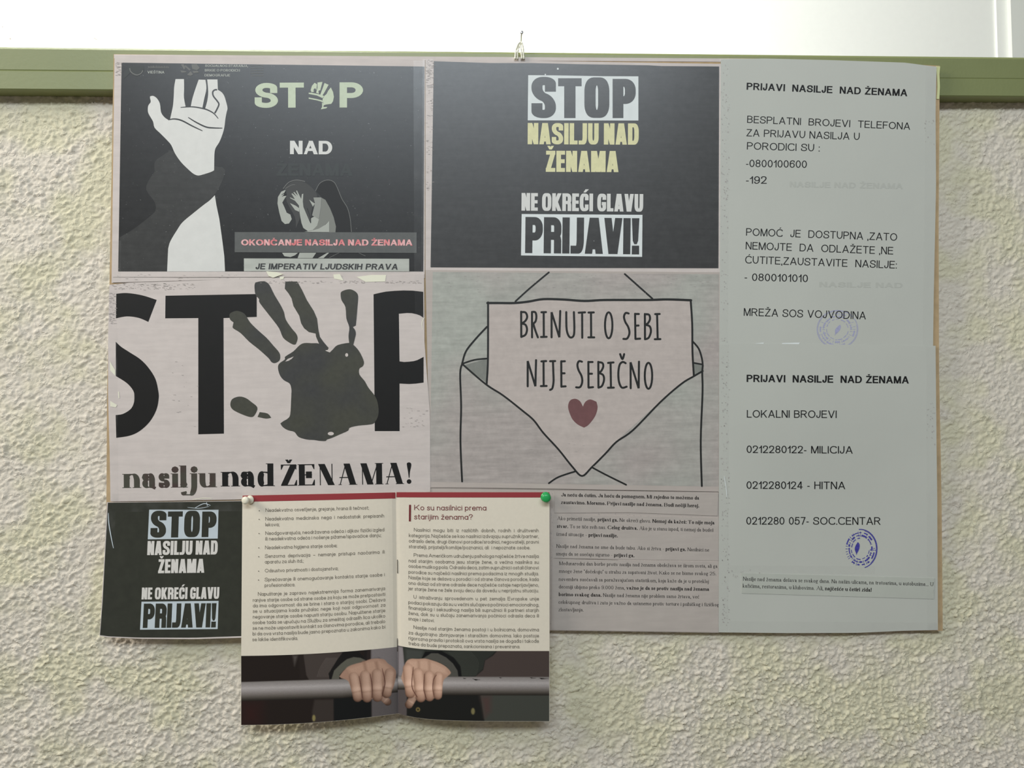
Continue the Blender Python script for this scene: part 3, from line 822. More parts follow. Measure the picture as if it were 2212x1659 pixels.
# far white wall of the next room, seen over the half wall
def boxmesh(name, x0, x1, y0, y1, z0, z1, m, parent=None):
    v = [(x, y, z) for z in (z0, z1) for y in (y0, y1) for x in (x0, x1)]
    f = [(0, 2, 3, 1), (4, 5, 7, 6), (0, 1, 5, 4), (2, 6, 7, 3), (0, 4, 6, 2), (1, 3, 7, 5)]
    return mesh(name, v, f, m, parent)
BY = 1.15
tag(boxmesh('wall_back', -4.5, 5.5, BY, BY + .1, 0, 4.2, M['white_wall']), 'bright white plaster wall beyond the half wall', None, None, 'structure')
tag(boxmesh('floor', -4.5, 5.5, -3.2, BY, -.05, 0, M['floor']), None, None, None, 'structure')
xa = at(2150, 60, -BY).x; xb = at(2174, 60, -BY).x; xc = at(2203, 60, -BY).x
tag(boxmesh('trim_2', xb, xc, BY - .018, BY, 0, 2.6, M['white_trim']), 'white vertical door casing on the far wall', None, None, 'structure')
tag(boxmesh('trim_3', xa, xb, BY - .006, BY, 0, 2.6, M['white_wall']), 'flat white strip left of the casing', None, None, 'structure')
bw = lambda x, y: -BY + .0015
o = flat('plaster_crack', line([(186, 70), (185, 76), (192, 87)], 1.0) + line([(201, 80), (207, 84), (214, 87)], 1.2) + [disc(22, 83, 1.5), disc(5, 57, 1.3)],
         M['crack'], bpy.data.objects['wall_back'], bw, 0)

# ------------------------------------------------------------------ the hanging board, its string and nail
_zt, _zb = at(1100, 120, .0225).z, at(1100, 1362, .0075).z
_SL = (0.0225 - 0.0075) / (_zt - _zb)           # the board leans: its top rests on the rail, its foot on the plaster
def dboard(px, py):
    """how far the board's front stands off the wall plane along the ray of this pixel (a true tilted plane)"""
    v = ROT @ Vector(((px - 1106.0) / FPX, -(py - 829.5) / FPX, -1.0))
    t = (-0.0075 - _SL * (CAM.z - _zb) - CAM.y) / (v.y + _SL * v.z)
    return -(CAM.y + t * v.y)
def mk(n, dx=0.0): return lambda x, y: dboard(x, y) + n * 0.0004 + dx

root = empty('display_board', at(1130, 740, dboard(1130, 740)), 'large tan cardboard hung from a nail, covered with taped posters', 'display board')
T, R_, B_, L_ = ([(245.5, 117), (600, 121), (930, 126), (1240, 127), (1640, 126), (1900, 136), (2030, 142)], [(2030, 142), (2027.5, 480), (2028.5, 800), (2034, 1080), (2036.5, 1363)],
                 [(226, 1350), (800, 1358), (1400, 1362), (1800, 1365), (2036.5, 1363)], [(245.5, 117), (240, 420), (236.5, 612), (231, 860), (230, 1084), (226, 1350)])
slab('cardboard', T, R_, B_, L_, dboard, 0.0028, M['card'], root, 24, 24)
slab('edge_paper', *quad_edges((246.5, 117.6), (1640, 126.8), (1640, 134), (246.5, 126)), dboard, .0002, M['paper'], root, 24, 2, .0003)
slab('edge_tape', [(2022, 143), (2031, 143.5)], [(2031, 143.5), (2029, 160), (2030.5, 185), (2029, 214)], [(2023, 214), (2029, 214)], [(2022, 143), (2024, 165), (2025, 190), (2023, 214)], dboard, .0002, M['green_edge'], root, 3, 8, .0006)
def twine(pts, r):
    P3 = [at(x, y, d) for x, y, d in pts]
    q = []
    for i in range(len(P3) - 1):
        for s in range(5):
            q.append(P3[i].lerp(P3[i + 1], s / 5))
    q.append(P3[-1]); return tube(q, [r * (1 + .16 * math.sin(i * 1.9)) for i in range(len(q))], 8)
dt = RAILD + 0.0042
tw = merge(twine([(1113, 128, dt + .005), (1113.5, 118, dt + .004), (1114.5, 108, dt + .001), (1119, 96, dt - .001), (1124, 91, dt - .0022), (1128, 94, dt - .001), (1130, 106, dt + .001), (1131, 120, dt + .004), (1132, 128, dt + .005)], .00085),
           twine([(1118, 128, dt + .005), (1117.5, 116, dt + .003), (1120, 103, dt), (1125, 93.5, dt - .002)], .00080),
           twine([(1127.5, 128, dt + .005), (1126, 112, dt + .003), (1124.5, 102, dt + .0004), (1123, 94, dt - .002)], .00080))
o = mesh('string', tw[0], tw[1], M['string'], root, True); o['label'] = 'pale twine loop'
nh = at(1126.8, 70.5, dt - .001); nb = at(1124.4, 104, -0.004)
nroot = empty('nail', nb, 'small steel nail upright behind the twine on the green rail', 'nail')
v, f = tube([nb, nh], .00062, 10); mesh('shaft', v, f, M['nail'], nroot, True)
ax = (nh - nb).normalized()
v, f = lathe([(-.0006, .0006), (0, .0016), (.0007, .0017), (.0011, .0009)], nh, ax, 16); mesh('head', v, f, M['nail'], nroot, True)

# ------------------------------------------------------------------ helpers for the sheets
def sheet(name, label, edges, dfn, m, cat='poster', group=None, n=(16, 16), thick=0.00018, pname='paper'):
    c = coons(*edges, .5, .5)
    r = empty(name, at(c[0], c[1], dfn(*c)), label, cat, group)
    slab(pname, *edges, dfn, thick, m, r, n[0], n[1])
    return r
def tape(parent, quad, dfn, n=(12, 6)):
    o = slab('clear_tape', *quad_edges(*quad), dfn, 0.00003, M['tape'], parent, n[0], n[1], 0.0004)
    return o
def panel(name, quad, dfn, m, parent, off, n=(12, 12), edges=None):
    e = edges or quad_edges(*quad)
    vs = []; fs = []
    for j in range(n[1] + 1):
        for i in range(n[0] + 1):
            x, y = coons(*e, i / n[0], j / n[1]); vs.append(at(x, y, dfn(x, y) + off))
    W = n[0] + 1
    for j in range(n[1]):
        for i in range(n[0]):
            a = j * W + i; fs.append((a, a + W, a + W + 1, a + 1))
    return mesh(name, vs, fs, m, parent)
def toner(parent, boxes, dfn, count, m='toner', horiz=True, off=.00018):
    """little photocopier marks scattered in px boxes"""
    polys = []
    for (x0, y0, x1, y1), c in zip(boxes, count):
        for _ in range(c):
            x = random.uniform(x0, x1); y = random.uniform(y0, y1)
            w = random.uniform(.8, 7 if horiz else 2.2); h = random.uniform(.4, 1.1 if horiz else 3.5)
            a = random.uniform(-.05, .05)
            polys.append([(x, y), (x + w, y + a * w), (x + w * .8, y + h), (x + w * .1, y + h * .8)])
    o = flat('toner_marks', polys, M[m], parent, dfn, off); o['kind'] = 'stuff'; return o
K1, K2, K3, K4 = .00007, .00012, .00017, .00022

# ------------------------------------------------------------------ poster: raised hand on black
dA = mk(1.6)
A = sheet('raised_hand_poster', 'black poster, top left, with a big white raised hand and crouching woman', quad_edges((247.5, 119), (918, 128.5), (917.5, 601), (241, 611)), dA, M['paper'], 'poster')
panel('black_background', ((262.6, 135.3), (916.9, 143.7), (914.4, 586.5), (255.3, 586.3)), dA, M['ink_bg'], A, K1)
z1 = lambda pts: Z(220, 100, 6.144, pts)
z3 = lambda pts: Z(220, 350, 6.144, pts)
z2 = lambda pts: Z(540, 100, 5.267, pts)
z4 = lambda pts: Z(500, 370, 5.027, pts)
sl = z1([(700, 1640), (705, 1530), (800, 1455), (880, 1405), (945, 1390)]) + z1([(1500, 1590), (1590, 1600)]) + z3([(1640, 110), (1600, 250), (1500, 430), (1350, 575), (1200, 700), (1060, 820), (960, 970), (890, 1110), (866, 1452), (222, 1452), (235, 1000), (420, 890), (640, 720), (712, 640), (700, 530), (590, 370), (620, 250), (700, 130)])
flat('printed_sleeve', [smooth_poly(sl, 3)], M['sleeve'], A, dA, K2)
hand = z1([(640, 690), (640, 665), (680, 658), (730, 690), (770, 760), (785, 870), (820, 930), (870, 970), (905, 978), (910, 945), (925, 880), (945, 780), (955, 650), (960, 540), (978, 435), (1090, 435), (1092, 560), (1090, 680), (1112, 802), (1180, 802), (1200, 700), (1240, 570), (1285, 442), (1375, 445), (1388, 560), (1360, 690), (1335, 815), (1370, 830), (1400, 720), (1412, 600), (1398, 440), (1535, 440), (1540, 578), (1590, 610), (1625, 660), (1650, 740), (1668, 820), (1655, 880), (1640, 960), (1625, 1080), (1600, 1170), (1560, 1270), (1510, 1350), (1495, 1420), (1492, 1536)]) \
    + z3([(1490, 110), (1440, 135), (1320, 172), (1270, 178), (1215, 155), (1150, 100), (1050, 0)]) + z1([(970, 1420), (920, 1310), (850, 1230), (770, 1150), (700, 1080), (680, 1000), (640, 930), (612, 870), (615, 790), (648, 740)])
flat('printed_hand', [smooth_poly(hand, 3)], M['white_print'], A, dA, K3)
cr = []
cr += line(z1([(1530, 577), (1500, 578), (1472, 605), (1480, 660), (1530, 725), (1553, 770), (1530, 830), (1498, 888)]), 3.2)
cr += line(z1([(1045, 811), (1200, 803), (1340, 825), (1420, 852), (1490, 895), (1545, 960)]), 2.9, taper=True)
cr += line(z1([(880, 977), (960, 964), (1060, 985), (1200, 1058), (1335, 1122)]), 3.2, taper=True)
cr += line(z1([(1145, 943), (1250, 1008), (1380, 1070), (1480, 1083), (1600, 1086)]), 3.2, taper=True)
flat('palm_lines', cr, M['ink_bg'], A, dA, K4)
flat('printed_shirt', [z3([(1500, 440), (1520, 570), (1560, 760), (1600, 1050), (1625, 1250), (1635, 1452), (866, 1452)]) + smooth_poly(z3([(880, 1150), (910, 1050), (1000, 900), (1070, 800), (1200, 690), (1350, 570), (1430, 510), (1498, 442)]), 4, False)], M['white_print'], A, dA, K3)
flat('printed_letter', set_line(BLACK, 'S', 550.2, 233.3, 600.6, 233, 54), M['green_print'], A, dA, K3)
flat('printed_letter', set_line(BLACK, 'T', 604.4, 232.6, 656.6, 232.4, 54), M['green_print'], A, dA, K3)
flat('printed_letter', set_line(BLACK, 'P', 733.5, 232.3, 784.3, 232.3, 54.5), M['green_print'], A, dA, K3)
leaf = [z2([(690, 500), (705, 450), (735, 415), (762, 432), (757, 490), (745, 515), (700, 522)]), z2([(768, 412), (825, 405), (800, 500), (782, 540), (752, 528), (768, 470)]),
        z2([(848, 418), (895, 438), (850, 520), (822, 565), (800, 548), (826, 480)]), z2([(920, 468), (945, 520), (955, 575), (945, 625), (925, 655), (870, 662), (835, 672), (826, 600), (850, 560), (870, 545), (890, 505)]),
        z2([(668, 528), (700, 528), (780, 545), (845, 565), (826, 590), (760, 560), (668, 542)]), z2([(668, 583), (760, 600), (830, 618), (828, 635), (760, 615), (668, 597)]),
        z2([(820, 630), (840, 670), (835, 692), (880, 690), (870, 705), (806, 718), (820, 690)])]
flat('hand_print_symbol', leaf, M['green_print'], A, dA, K3)
flat('hand_print_gaps', [disc(540 + 738 / 5.267, 100 + 500 / 5.267, 2.8, 4), disc(540 + 792 / 5.267, 100 + 518 / 5.267, 2.4, 3.4)], M['ink_bg'], A, dA, K4)
flat('printed_word', set_line(BLACK, 'NAD', 626.4, 333, 717.6, 333.4, 29), M['white_print'], A, dA, K3)
flat('faded_word', set_line(BLACK, 'ŽENAMA', 597, 380, 762, 380.5, 27), M['ghost'], A, dA, K3)
# crouching figure
flat('figure_shadow', [smooth_poly(z4([(915, 215), (960, 130), (1040, 95), (1110, 118), (1150, 180), (1200, 300), (1260, 400), (1290, 520), (1303, 655), (1130, 655), (1120, 520), (1060, 380), (980, 280)]), 3)], M['fig_shade'], A, dA, K2)
flat('figure_outline', line(z4([(912, 215), (960, 130), (1040, 95), (1110, 115), (1150, 180), (1200, 300), (1260, 400), (1290, 520), (1303, 660)]), 1.3) + line(z4([(560, 190), (620, 122), (700, 95), (770, 104), (800, 112)]), 1.6)
     + line(z4([(1060, 940), (1180, 880), (1260, 850)]), .9) + line(z4([(1370, 880), (1455, 920)]), .9) + line(z4([(580, 190), (650, 150), (690, 145)]), 1.0), M['fig_line'], A, dA, K3)
flat('figure_hair', [smooth_poly(z4([(600, 250), (585, 175), (650, 120), (720, 100), (800, 125), (860, 165), (915, 225), (930, 280), (900, 340), (870, 430), (860, 540), (820, 490), (790, 400), (700, 620), (690, 500), (600, 330)]), 3)], M['fig_hair'], A, dA, K3)
flat('figure_shirt', [z4([(890, 285), (970, 283), (1020, 310), (1070, 400), (1110, 500), (1135, 600), (1125, 700), (1090, 830), (1060, 885), (980, 885), (1000, 760), (1060, 660), (1060, 540), (950, 640), (860, 655), (930, 590), (950, 520), (875, 480), (900, 380), (905, 340)])], M['fig_shirt'], A, dA, K4)
flat('figure_sleeve', [z4([(890, 285), (975, 285), (972, 380), (950, 515), (875, 480), (900, 380), (905, 340)])], M['fig_sleeve'], A, dA, K4 + .0001)
sk = [z4([(590, 200), (540, 222), (505, 280), (500, 350), (520, 450), (545, 540), (580, 573), (625, 567), (655, 520), (640, 470), (600, 450), (575, 390), (552, 340), (575, 300), (597, 268), (560, 268)]),
      z4([(635, 283), (690, 305), (652, 245), (660, 238), (706, 275), (672, 228), (682, 224), (722, 265), (702, 213), (712, 208), (738, 262), (757, 300), (765, 248), (780, 243), (775, 330), (782, 390), (820, 480), (860, 570), (865, 510), (900, 490), (950, 520), (930, 590), (880, 640), (830, 650), (780, 615), (760, 560), (740, 450), (732, 370), (690, 320), (638, 292)]),
      z4([(635, 345), (700, 375), (735, 400), (735, 440), (690, 420)]), z4([(845, 308), (880, 335), (905, 350), (885, 385)]),
      z4([(1060, 540), (1060, 660), (790, 658), (880, 643), (950, 622), (1020, 580)]),
      z4([(550, 885), (575, 922), (640, 932), (690, 912), (722, 885)]), z4([(740, 885), (920, 885), (880, 943), (718, 943)]), z4([(1060, 885), (1040, 885), (940, 943), (1000, 943)])]
flat('figure_skin', sk, M['fig_skin'], A, dA, K4)
flat('figure_fingers', line(z4([(590, 225), (545, 255)]), .9) + line(z4([(596, 245), (550, 272)]), .9) + line(z4([(820, 400), (855, 500), (862, 560)]), .9), M['fig_shade'], A, dA, K4 + .0001)
panel('grey_band', ((507, 501.3), (900, 502), (899.8, 546.5), (507, 545)), dA, M['band'], A, K4 + .00015)
flat('printed_red_line', set_line(BLACK, 'OKONČANJE NASILJA NAD ŽENAMA', 520.9, 530.2, 891, 530.6, 13.2), M['red_print'], A, dA, K4 + .0003)
panel('white_strip', ((526.9, 558.2), (883.9, 559), (884, 586.3), (527, 585.8)), dA, M['strip'], A, K4 + .00015)
flat('printed_black_line', set_line(ARIALB, 'JE IMPERATIV LJUDSKIH PRAVA', 551.7, 581.6, 858.7, 582.4, 12.6, shear=.12), M['ink_bgb'], A, dA, K4 + .0003)
# letterheads along the top
tiny = Font(GEO, .17, .14, .12, seg=3, space=.3)
for t_ in (('VIEŠTINA', 318.5, 158.5, 355, 158.8, 5.6), ('SOCIJALNOG STARANJA,', 443, 144.4, 536, 145, 5.0), ('BRIGE O PORODICI I', 442.5, 154.4, 518, 154.6, 5.2), ('DEMOGRAFIJE', 442, 165, 497, 165.3, 5.2)):
    flat('letterhead_text', set_line(tiny, *t_), M['strip'], A, dA, K3)
sq = []
for i in range(26):
    x = 320 + i * 1.9 if i < 24 else 330; sq.append([(x, 142.5 + (i % 3)), (x + 1.1, 142.3 + (i % 2)), (x + 1.1, 147), (x, 147)])
flat('letterhead_scrawl', sq, M['fig_line'], A, dA, K3)['kind'] = 'stuff'
sq = []
for i in range(5):
    sq += line([(541, 142 + i * 5.6), (551, 141.5 + i * 5.4), (562, 140.5 + i * 5.8), (569, 142 + i * 5.2)], 1.1)
flat('letterhead_scrawl', sq, M['fig_line'], A, dA, K3)
emb = [smooth_poly(z1([(300, 330), (345, 300), (360, 250), (400, 270), (440, 255), (500, 270), (545, 245), (560, 300), (530, 360), (470, 395), (420, 385), (380, 350), (330, 400), (290, 430)]), 3)]
emb2 = [z1(p) for p in ([(1050, 240), (1085, 235), (1110, 290), (1090, 310)], [(1040, 320), (1110, 330), (1130, 345), (1060, 350)], [(1130, 380), (1180, 330), (1210, 375), (1180, 392)], [(1190, 240), (1260, 235), (1300, 290), (1260, 320), (1200, 300)], [(1200, 330), (1270, 325), (1290, 350), (1220, 355)], [(1110, 250), (1180, 310), (1165, 325), (1095, 265)])]
flat('letterhead_emblem', emb, M['ghost'], A, dA, K3)
flat('letterhead_emblem', line(z1([(370, 290), (380, 330), (420, 365), (470, 380), (520, 360), (545, 320)]), 2.0), M['fig_line'], A, dA, K4)
flat('letterhead_emblem', emb2, M['fig_line'], A, dA, K4)
toner(A, [(248, 134, 260, 165), (244, 592, 560, 606)], dA, [30, 30], 'toner_faint')
flat('paper_crease', line([(244, 598.5), (400, 599), (600, 598.6), (750, 599.5)], .9, False, True) + line([(244, 610.5), (420, 606), (600, 602), (700, 600.5)], 1.0, False, True), M['ink_brown'], A, dA, K2)
tape(A, ((243, 520), (262, 520), (260, 607), (240, 608)), dA, (3, 12))
tape(A, ((893, 131), (918, 131), (917, 590), (895, 590)), dA, (4, 24))

# ------------------------------------------------------------------ black STOP posters
def stop_print(root_, H, dfn, boxm, c1, c2, bgm, fonts=(IMPACTH, IMPACT, IMPACTX)):
    W = (lambda polys: [[H(q) for q in p] for p in polys]) if H else (lambda p: p)
    cut = 12.0 if H else 0.0
    flat('title_box', W([[(1141, 162.4), (1200, 162.8), (1300, 164.6), (1379, 164.9), (1379, 260.3), (1140, 260)]]), boxm, root_, dfn, K2, cut)
    word = set_line(fonts[0], 'S', 1148, 255, 1200.8, 255, 89) + set_line(fonts[0], 'T', 1205.6, 255, 1256.3, 255, 86) \
        + set_line(fonts[0], 'O', 1262.4, 254.6, 1316.2, 254.6, 87.5) + set_line(fonts[0], 'P', 1323.3, 255, 1373.2, 255, 84.6)
    flat('printed_title', W(word), bgm, root_, dfn, K3, cut)
    flat('printed_subtitle', W(set_line(fonts[1], 'NASILJU NAD', 1139.8, 311.6, 1379.7, 312.6, 46) + set_line(fonts[1], 'ŽENAMA', 1179, 371.2, 1336, 371.8, 45.6)), c1, root_, dfn, K2, cut)
    flat('printed_call', W(set_line(fonts[1], 'NE OKREĆI GLAVU', 1126.4, 455, 1389.2, 457.4, 38.2)), c2, root_, dfn, K2, cut)
    flat('call_box', W([[(1126.9, 462.3), (1387.8, 464.1), (1387, 554.9), (1125.5, 551.8)]]), boxm, root_, dfn, K2, cut)
    flat('printed_call', W(set_line(fonts[2], 'PRIJAVI', 1134.2, 546.6, 1361.5, 549.2, 78) + [[(1365, 471.3), (1381.2, 471.3), (1378.5, 520), (1375.5, 527.5), (1370, 527.5), (1366.8, 520)], [(1365, 530.6), (1380.6, 530.6), (1380.6, 549.6), (1364.6, 549.6)]]), bgm, root_, dfn, K3, cut)
dB = mk(2.2)
Bp = sheet('stop_poster', 'black poster, top middle, with pale yellow lettering under a white STOP box', quad_edges((919, 127.5), (1557, 138), (1556, 588), (919, 586)), dB, M['paper'], 'poster')
panel('black_background', None, dB, M['ink_bgb'], Bp, K1, (20, 12), ([(937, 132.2), (1060, 136.2), (1150, 136.2), (1250, 138.6), (1400, 141), (1425, 142.6), (1553.6, 143.6)], [(1553.6, 143.6), (1552, 579.5)], [(930, 577.6), (1200, 579), (1552, 579.8)], [(937, 132.2), (930, 577.6)]))
stop_print(Bp, None, dB, M['box_white'], M['yellow_print'], M['white_print'], M['ink_bgb'])
flat('paper_flecks', [disc(1205, 148.6, 2, 2.2), disc(1178, 161, 1.5, 1.5), disc(1338, 249, 1.2)], M['box_white'], Bp, dB, K3)['kind'] = 'stuff'
toner(Bp, [(919, 128, 935, 190), (919, 190, 932, 420)], dB, [90, 60], 'toner_faint')
tape(Bp, ((913, 128), (936, 128), (932, 584), (910, 584)), dB, (3, 24))

Hs = homography([(1141, 162.4), (1379, 164.7), (1387, 554.9), (1125.5, 551.8)], [(322.3, 1101), (472, 1101), (470, 1358.8), (302.5, 1360.2)])
def dS(x, y):
    u = (x - 216) / 305.0; v = (y - 1084) / 296.0
    return dboard(x, y) + .0016 + .006 * max(v, 0) ** 1.5 + .004 * max(1 - u, 0) ** 3 * max(v, .1)
S = sheet('small_stop_poster', 'small black STOP poster curling at the lower left corner, left of the booklet',
          ([(231, 1085), (380, 1083.4), (524, 1081.5)], [(524, 1081.5), (522.5, 1377.5)], [(215, 1373.5), (235, 1376.6), (300, 1379.8), (420, 1380.6), (522.5, 1377.5)], [(231, 1085), (226.5, 1180), (220, 1300), (215, 1373.5)]), dS, M['paper'], 'poster')
panel('black_background', None, dS, M['ink_low'], S, K1, (16, 16), ([(233, 1086), (380, 1084.3), (523.5, 1082.6)], [(523.5, 1082.6), (522, 1374)], [(216, 1372), (235, 1374.6), (300, 1377.3), (420, 1377.6), (522, 1374)], [(233, 1086), (228, 1180), (221.5, 1300), (216, 1372)]))
stop_print(S, Hs, dS, M['box_blue'], M['low_white'], M['low_white'], M['ink_low'])
tape(S, ((226, 1084), (523, 1082), (523, 1104), (226, 1106)), dS, (24, 3))
tape(S, ((228, 1106), (250, 1106), (247, 1185), (226, 1185)), dS, (4, 8))
gl = line([(234, 1108), (235, 1130), (240, 1160), (245, 1184)], 2.0, True, True) + line([(420, 1098), (440, 1088), (455, 1092)], 1.6, True, True) + line([(446, 1085), (448, 1093)], 1.2) + line([(405, 1096), (430, 1098), (452, 1094)], 1.2, True, True)
flat('painted_tape_glint', gl, M['box_blue'], S, dS, K4 + .0002)  # glints on the tape, painted as pale strokes

# ------------------------------------------------------------------ poster: large STOP with a hand print
dC = mk(3.2)
Cc = sheet('hand_print_poster', 'white poster, middle left, with giant STOP letters and a dark hand print',
           ([(236.5, 615), (244, 612), (560, 601.5), (750, 599), (916, 590.5)], [(916, 590.5), (917, 740), (929, 900), (929.5, 1062.5)], [(238.5, 1083.5), (520, 1079), (930, 1062.5)], [(236.5, 615), (233.5, 730), (233.5, 860), (237, 980), (238.5, 1083.5)]), dC, M['paper'], 'poster')
c4 = lambda pts: Z(220, 580, 5.53, pts)
c6 = lambda pts: Z(220, 830, 5.53, pts)
c5 = lambda pts: Z(480, 580, 4.809, pts)
c7 = lambda pts: Z(560, 830, 5.53, pts)
flat('printed_letter', [smooth_poly(c4([(172, 302), (300, 293), (480, 320), (655, 375)]), 5, False) + smooth_poly(c4([(555, 638), (440, 590), (300, 572), (168, 595)]), 5, False),
                        smooth_poly(c4([(166, 875), (230, 935), (330, 1000), (460, 1085), (560, 1190), (640, 1320), (675, 1470), (678, 1560)]) + c6([(650, 310), (570, 450), (450, 560), (330, 615), (172, 640)]), 4, False)
                        + smooth_poly(c6([(165, 368), (250, 355), (340, 300), (380, 230), (388, 150)]) + c4([(375, 1460), (300, 1370), (168, 1285)]), 4, False)], M['ink'], Cc, dC, K1)
flat('printed_letter', [c4([(760, 325), (1850, 305), (1850, 578), (1453, 592)]) + c6([(1458, 590), (1152, 598)]) + c4([(1152, 592), (757, 595)])], M['ink'], Cc, dC, K1)
flat('printed_letter', [c5([(1572, 268), (1640, 252), (1700, 240), (1790, 232), (1880, 228), (1980, 230), (2088, 242), (2090, 512), (2055, 488), (2020, 475), (1970, 464), (1920, 462), (1835, 470), (1842, 965), (1890, 971), (1940, 968), (1990, 962), (2030, 950), (2092, 918), (2092, 1185), (2010, 1196), (1940, 1200), (1842, 1195)]) + c7([(1677, 560), (1380, 560)])], M['ink'], Cc, dC, K1)
f1 = smooth_poly(c5([(75, 480), (100, 455), (150, 440), (200, 452), (240, 480), (290, 560), (370, 640), (460, 720), (530, 800), (590, 870), (603, 920), (590, 960), (545, 983), (510, 970), (480, 930), (380, 840), (280, 760), (190, 670), (115, 622), (110, 595), (118, 560), (82, 530)]), 3)
f2 = smooth_poly(c5([(335, 180), (345, 145), (400, 133), (450, 138), (490, 170), (540, 270), (600, 370), (640, 450), (660, 530), (720, 620), (770, 680), (783, 730), (765, 785), (740, 790), (690, 765), (630, 715), (590, 620), (500, 500), (390, 358), (383, 318), (345, 270)]), 3)
f3 = c5([(655, 135), (780, 135), (830, 225), (880, 330), (950, 440), (985, 520), (1000, 640), (1015, 710), (1050, 760), (1105, 825), (1095, 845), (1060, 850), (1010, 790), (975, 710), (970, 675), (900, 660), (850, 620), (820, 570), (800, 490), (740, 390), (720, 310), (690, 260), (650, 210)])
f4 = smooth_poly(c5([(1230, 270), (1240, 240), (1290, 220), (1340, 218), (1390, 245), (1412, 290), (1405, 400), (1395, 520), (1388, 592), (1357, 608), (1380, 640), (1388, 680), (1375, 740), (1360, 800), (1320, 780), (1312, 700), (1320, 610), (1290, 520), (1280, 400), (1240, 330)]), 3)
pm = smooth_poly(c5([(1118, 872), (1150, 840), (1200, 795), (1320, 772), (1358, 790), (1400, 830), (1440, 890), (1472, 970), (1460, 1015), (1425, 1040), (1425, 1100), (1480, 1170), (1520, 1240), (1590, 1330), (1620, 1420), (1622, 1520), (1590, 1590)]) + c7([(1340, 478), (1180, 495), (1080, 520), (1060, 555), (960, 600), (870, 640), (810, 660), (790, 678), (720, 676), (655, 666), (570, 660), (470, 630), (420, 570), (340, 548), (280, 510), (252, 468), (290, 440), (340, 410), (370, 360), (380, 200), (385, 80)])
                 + c5([(720, 1300), (718, 1250), (700, 1195), (640, 1160), (600, 1110), (580, 1040), (590, 990), (650, 945), (655, 915), (740, 860), (800, 800), (850, 775), (930, 776), (1010, 782), (1060, 845)]), 3)
th = [smooth_poly(c6([(1535, 230), (1560, 175), (1640, 147), (1720, 165), (1790, 215), (1850, 265), (1855, 310), (1820, 375), (1780, 392), (1700, 370), (1590, 320), (1545, 280)]), 3), smooth_poly(c6([(1885, 333), (1980, 350), (2022, 400), (1960, 410), (1860, 390)]), 3)]
flat('printed_hand_print', [f1, f2, f3, f4, pm] + th, M['ink_grey'], Cc, dC, K2)
flat('hand_print_gaps', [c5([(655, 967), (680, 940), (743, 914), (722, 938), (690, 958)]), disc(480 + 1293 / 4.809, 580 + 898 / 4.809, 3.2, 3.9), disc(560 + 855 / 5.53, 830 + 590 / 5.53, 6.6, 3.8)], M['paper'], Cc, dC, K3)
flat('printed_word', set_line(DIDOL, 'nasilju', 267.4, 1054.2, 465.8, 1052.4, 47.5), M['ink_brown'], Cc, dC, K1)
flat('printed_word', set_line(DIDOL, 'nad', 480, 1050.8, 590.7, 1050, 49), M['ink'], Cc, dC, K1)
flat('printed_word', set_line(DIDO, 'ŽENAMA', 607.2, 1049.6, 871, 1045.4, 46) + [smooth_poly([(878.7, 1003), (880.5, 999.5), (884, 998.8), (887.5, 1000.5), (888.4, 1006), (885.5, 1020), (884.6, 1032), (882.8, 1032), (881.5, 1020)], 3), disc(883.6, 1040.2, 5)], M['ink'], Cc, dC, K1)
toner(Cc, [(240, 612, 420, 626), (560, 606, 910, 612), (234, 632, 248, 700), (370, 780, 425, 930), (868, 880, 925, 925)], dC, [110, 110, 110, 16, 30], 'toner_faint')
toner(Cc, [(250, 612, 400, 616)], dC, [14])
flat('glue_stains', [[(575, 586), (598, 588), (612, 592), (590, 600), (580, 596)], [(720, 593), (734, 592), (742, 606), (722, 602)], [(770, 598), (802, 594), (834, 594), (832, 608), (790, 609)], [(604, 598), (614, 597), (612, 603), (605, 604)], [(237, 780), (249, 800), (249, 812), (238, 800)], [(238, 866), (253, 875), (250, 880), (238, 878)]], M['stain_and_glint'], Cc, dC, K4)['kind'] = 'stuff'
tape(Cc, ((234, 627), (252, 626), (256, 1084), (238, 1084)), dC, (3, 24))
tape(Cc, ((895, 592), (916, 592), (919, 690), (897, 690)), dC, (3, 10))
tape(Cc, ((240, 1066), (522, 1062), (522, 1080), (240, 1084)), dC, (24, 3))
flat('painted_tape_glint', line([(917, 686), (914, 690), (911, 700), (913, 712)], 1.4, True, True) + line([(256, 846), (257, 860)], 2, False) + line([(416, 1079), (440, 1076), (458, 1077)], 1.6, True, True), M['stain_and_glint'], Cc, dC, K4)  # light caught by the tape, drawn in the pale glue colour

# ------------------------------------------------------------------ poster: envelope with a letter
dD = mk(2.6)
Dp = sheet('envelope_poster', 'grey poster, centre, with a line-drawn envelope, a letter and a red heart', quad_edges((919, 583), (1557, 588), (1556, 1063), (929, 1054)), dD, M['paper_grey'], 'poster')
panel('grey_background', ((934.9, 587.3), (1552.5, 592.6), (1551.8, 1051), (928.4, 1040.6)), dD, M['env_bg'], Dp, K1)
e = lambda pts: Z(920, 580, 3.352, pts)
flat('envelope_inside', [e([(275, 700), (440, 655), (440, 830)]), e([(1942, 690), (2003, 695), (2000, 745), (1942, 775)])], M['env_dark'], Dp, dD, K2)
flat('printed_letter_sheet', [e([(450, 250), (640, 252), (850, 225), (1150, 235), (1600, 228), (1915, 228), (1925, 400), (1937, 778), (1850, 835), (1700, 960), (1380, 1250), (1200, 1440), (1130, 1500), (1060, 1435), (850, 1190), (780, 1098), (560, 920), (445, 835), (450, 500)])], M['env_card'], Dp, dD, K2)
ln = []
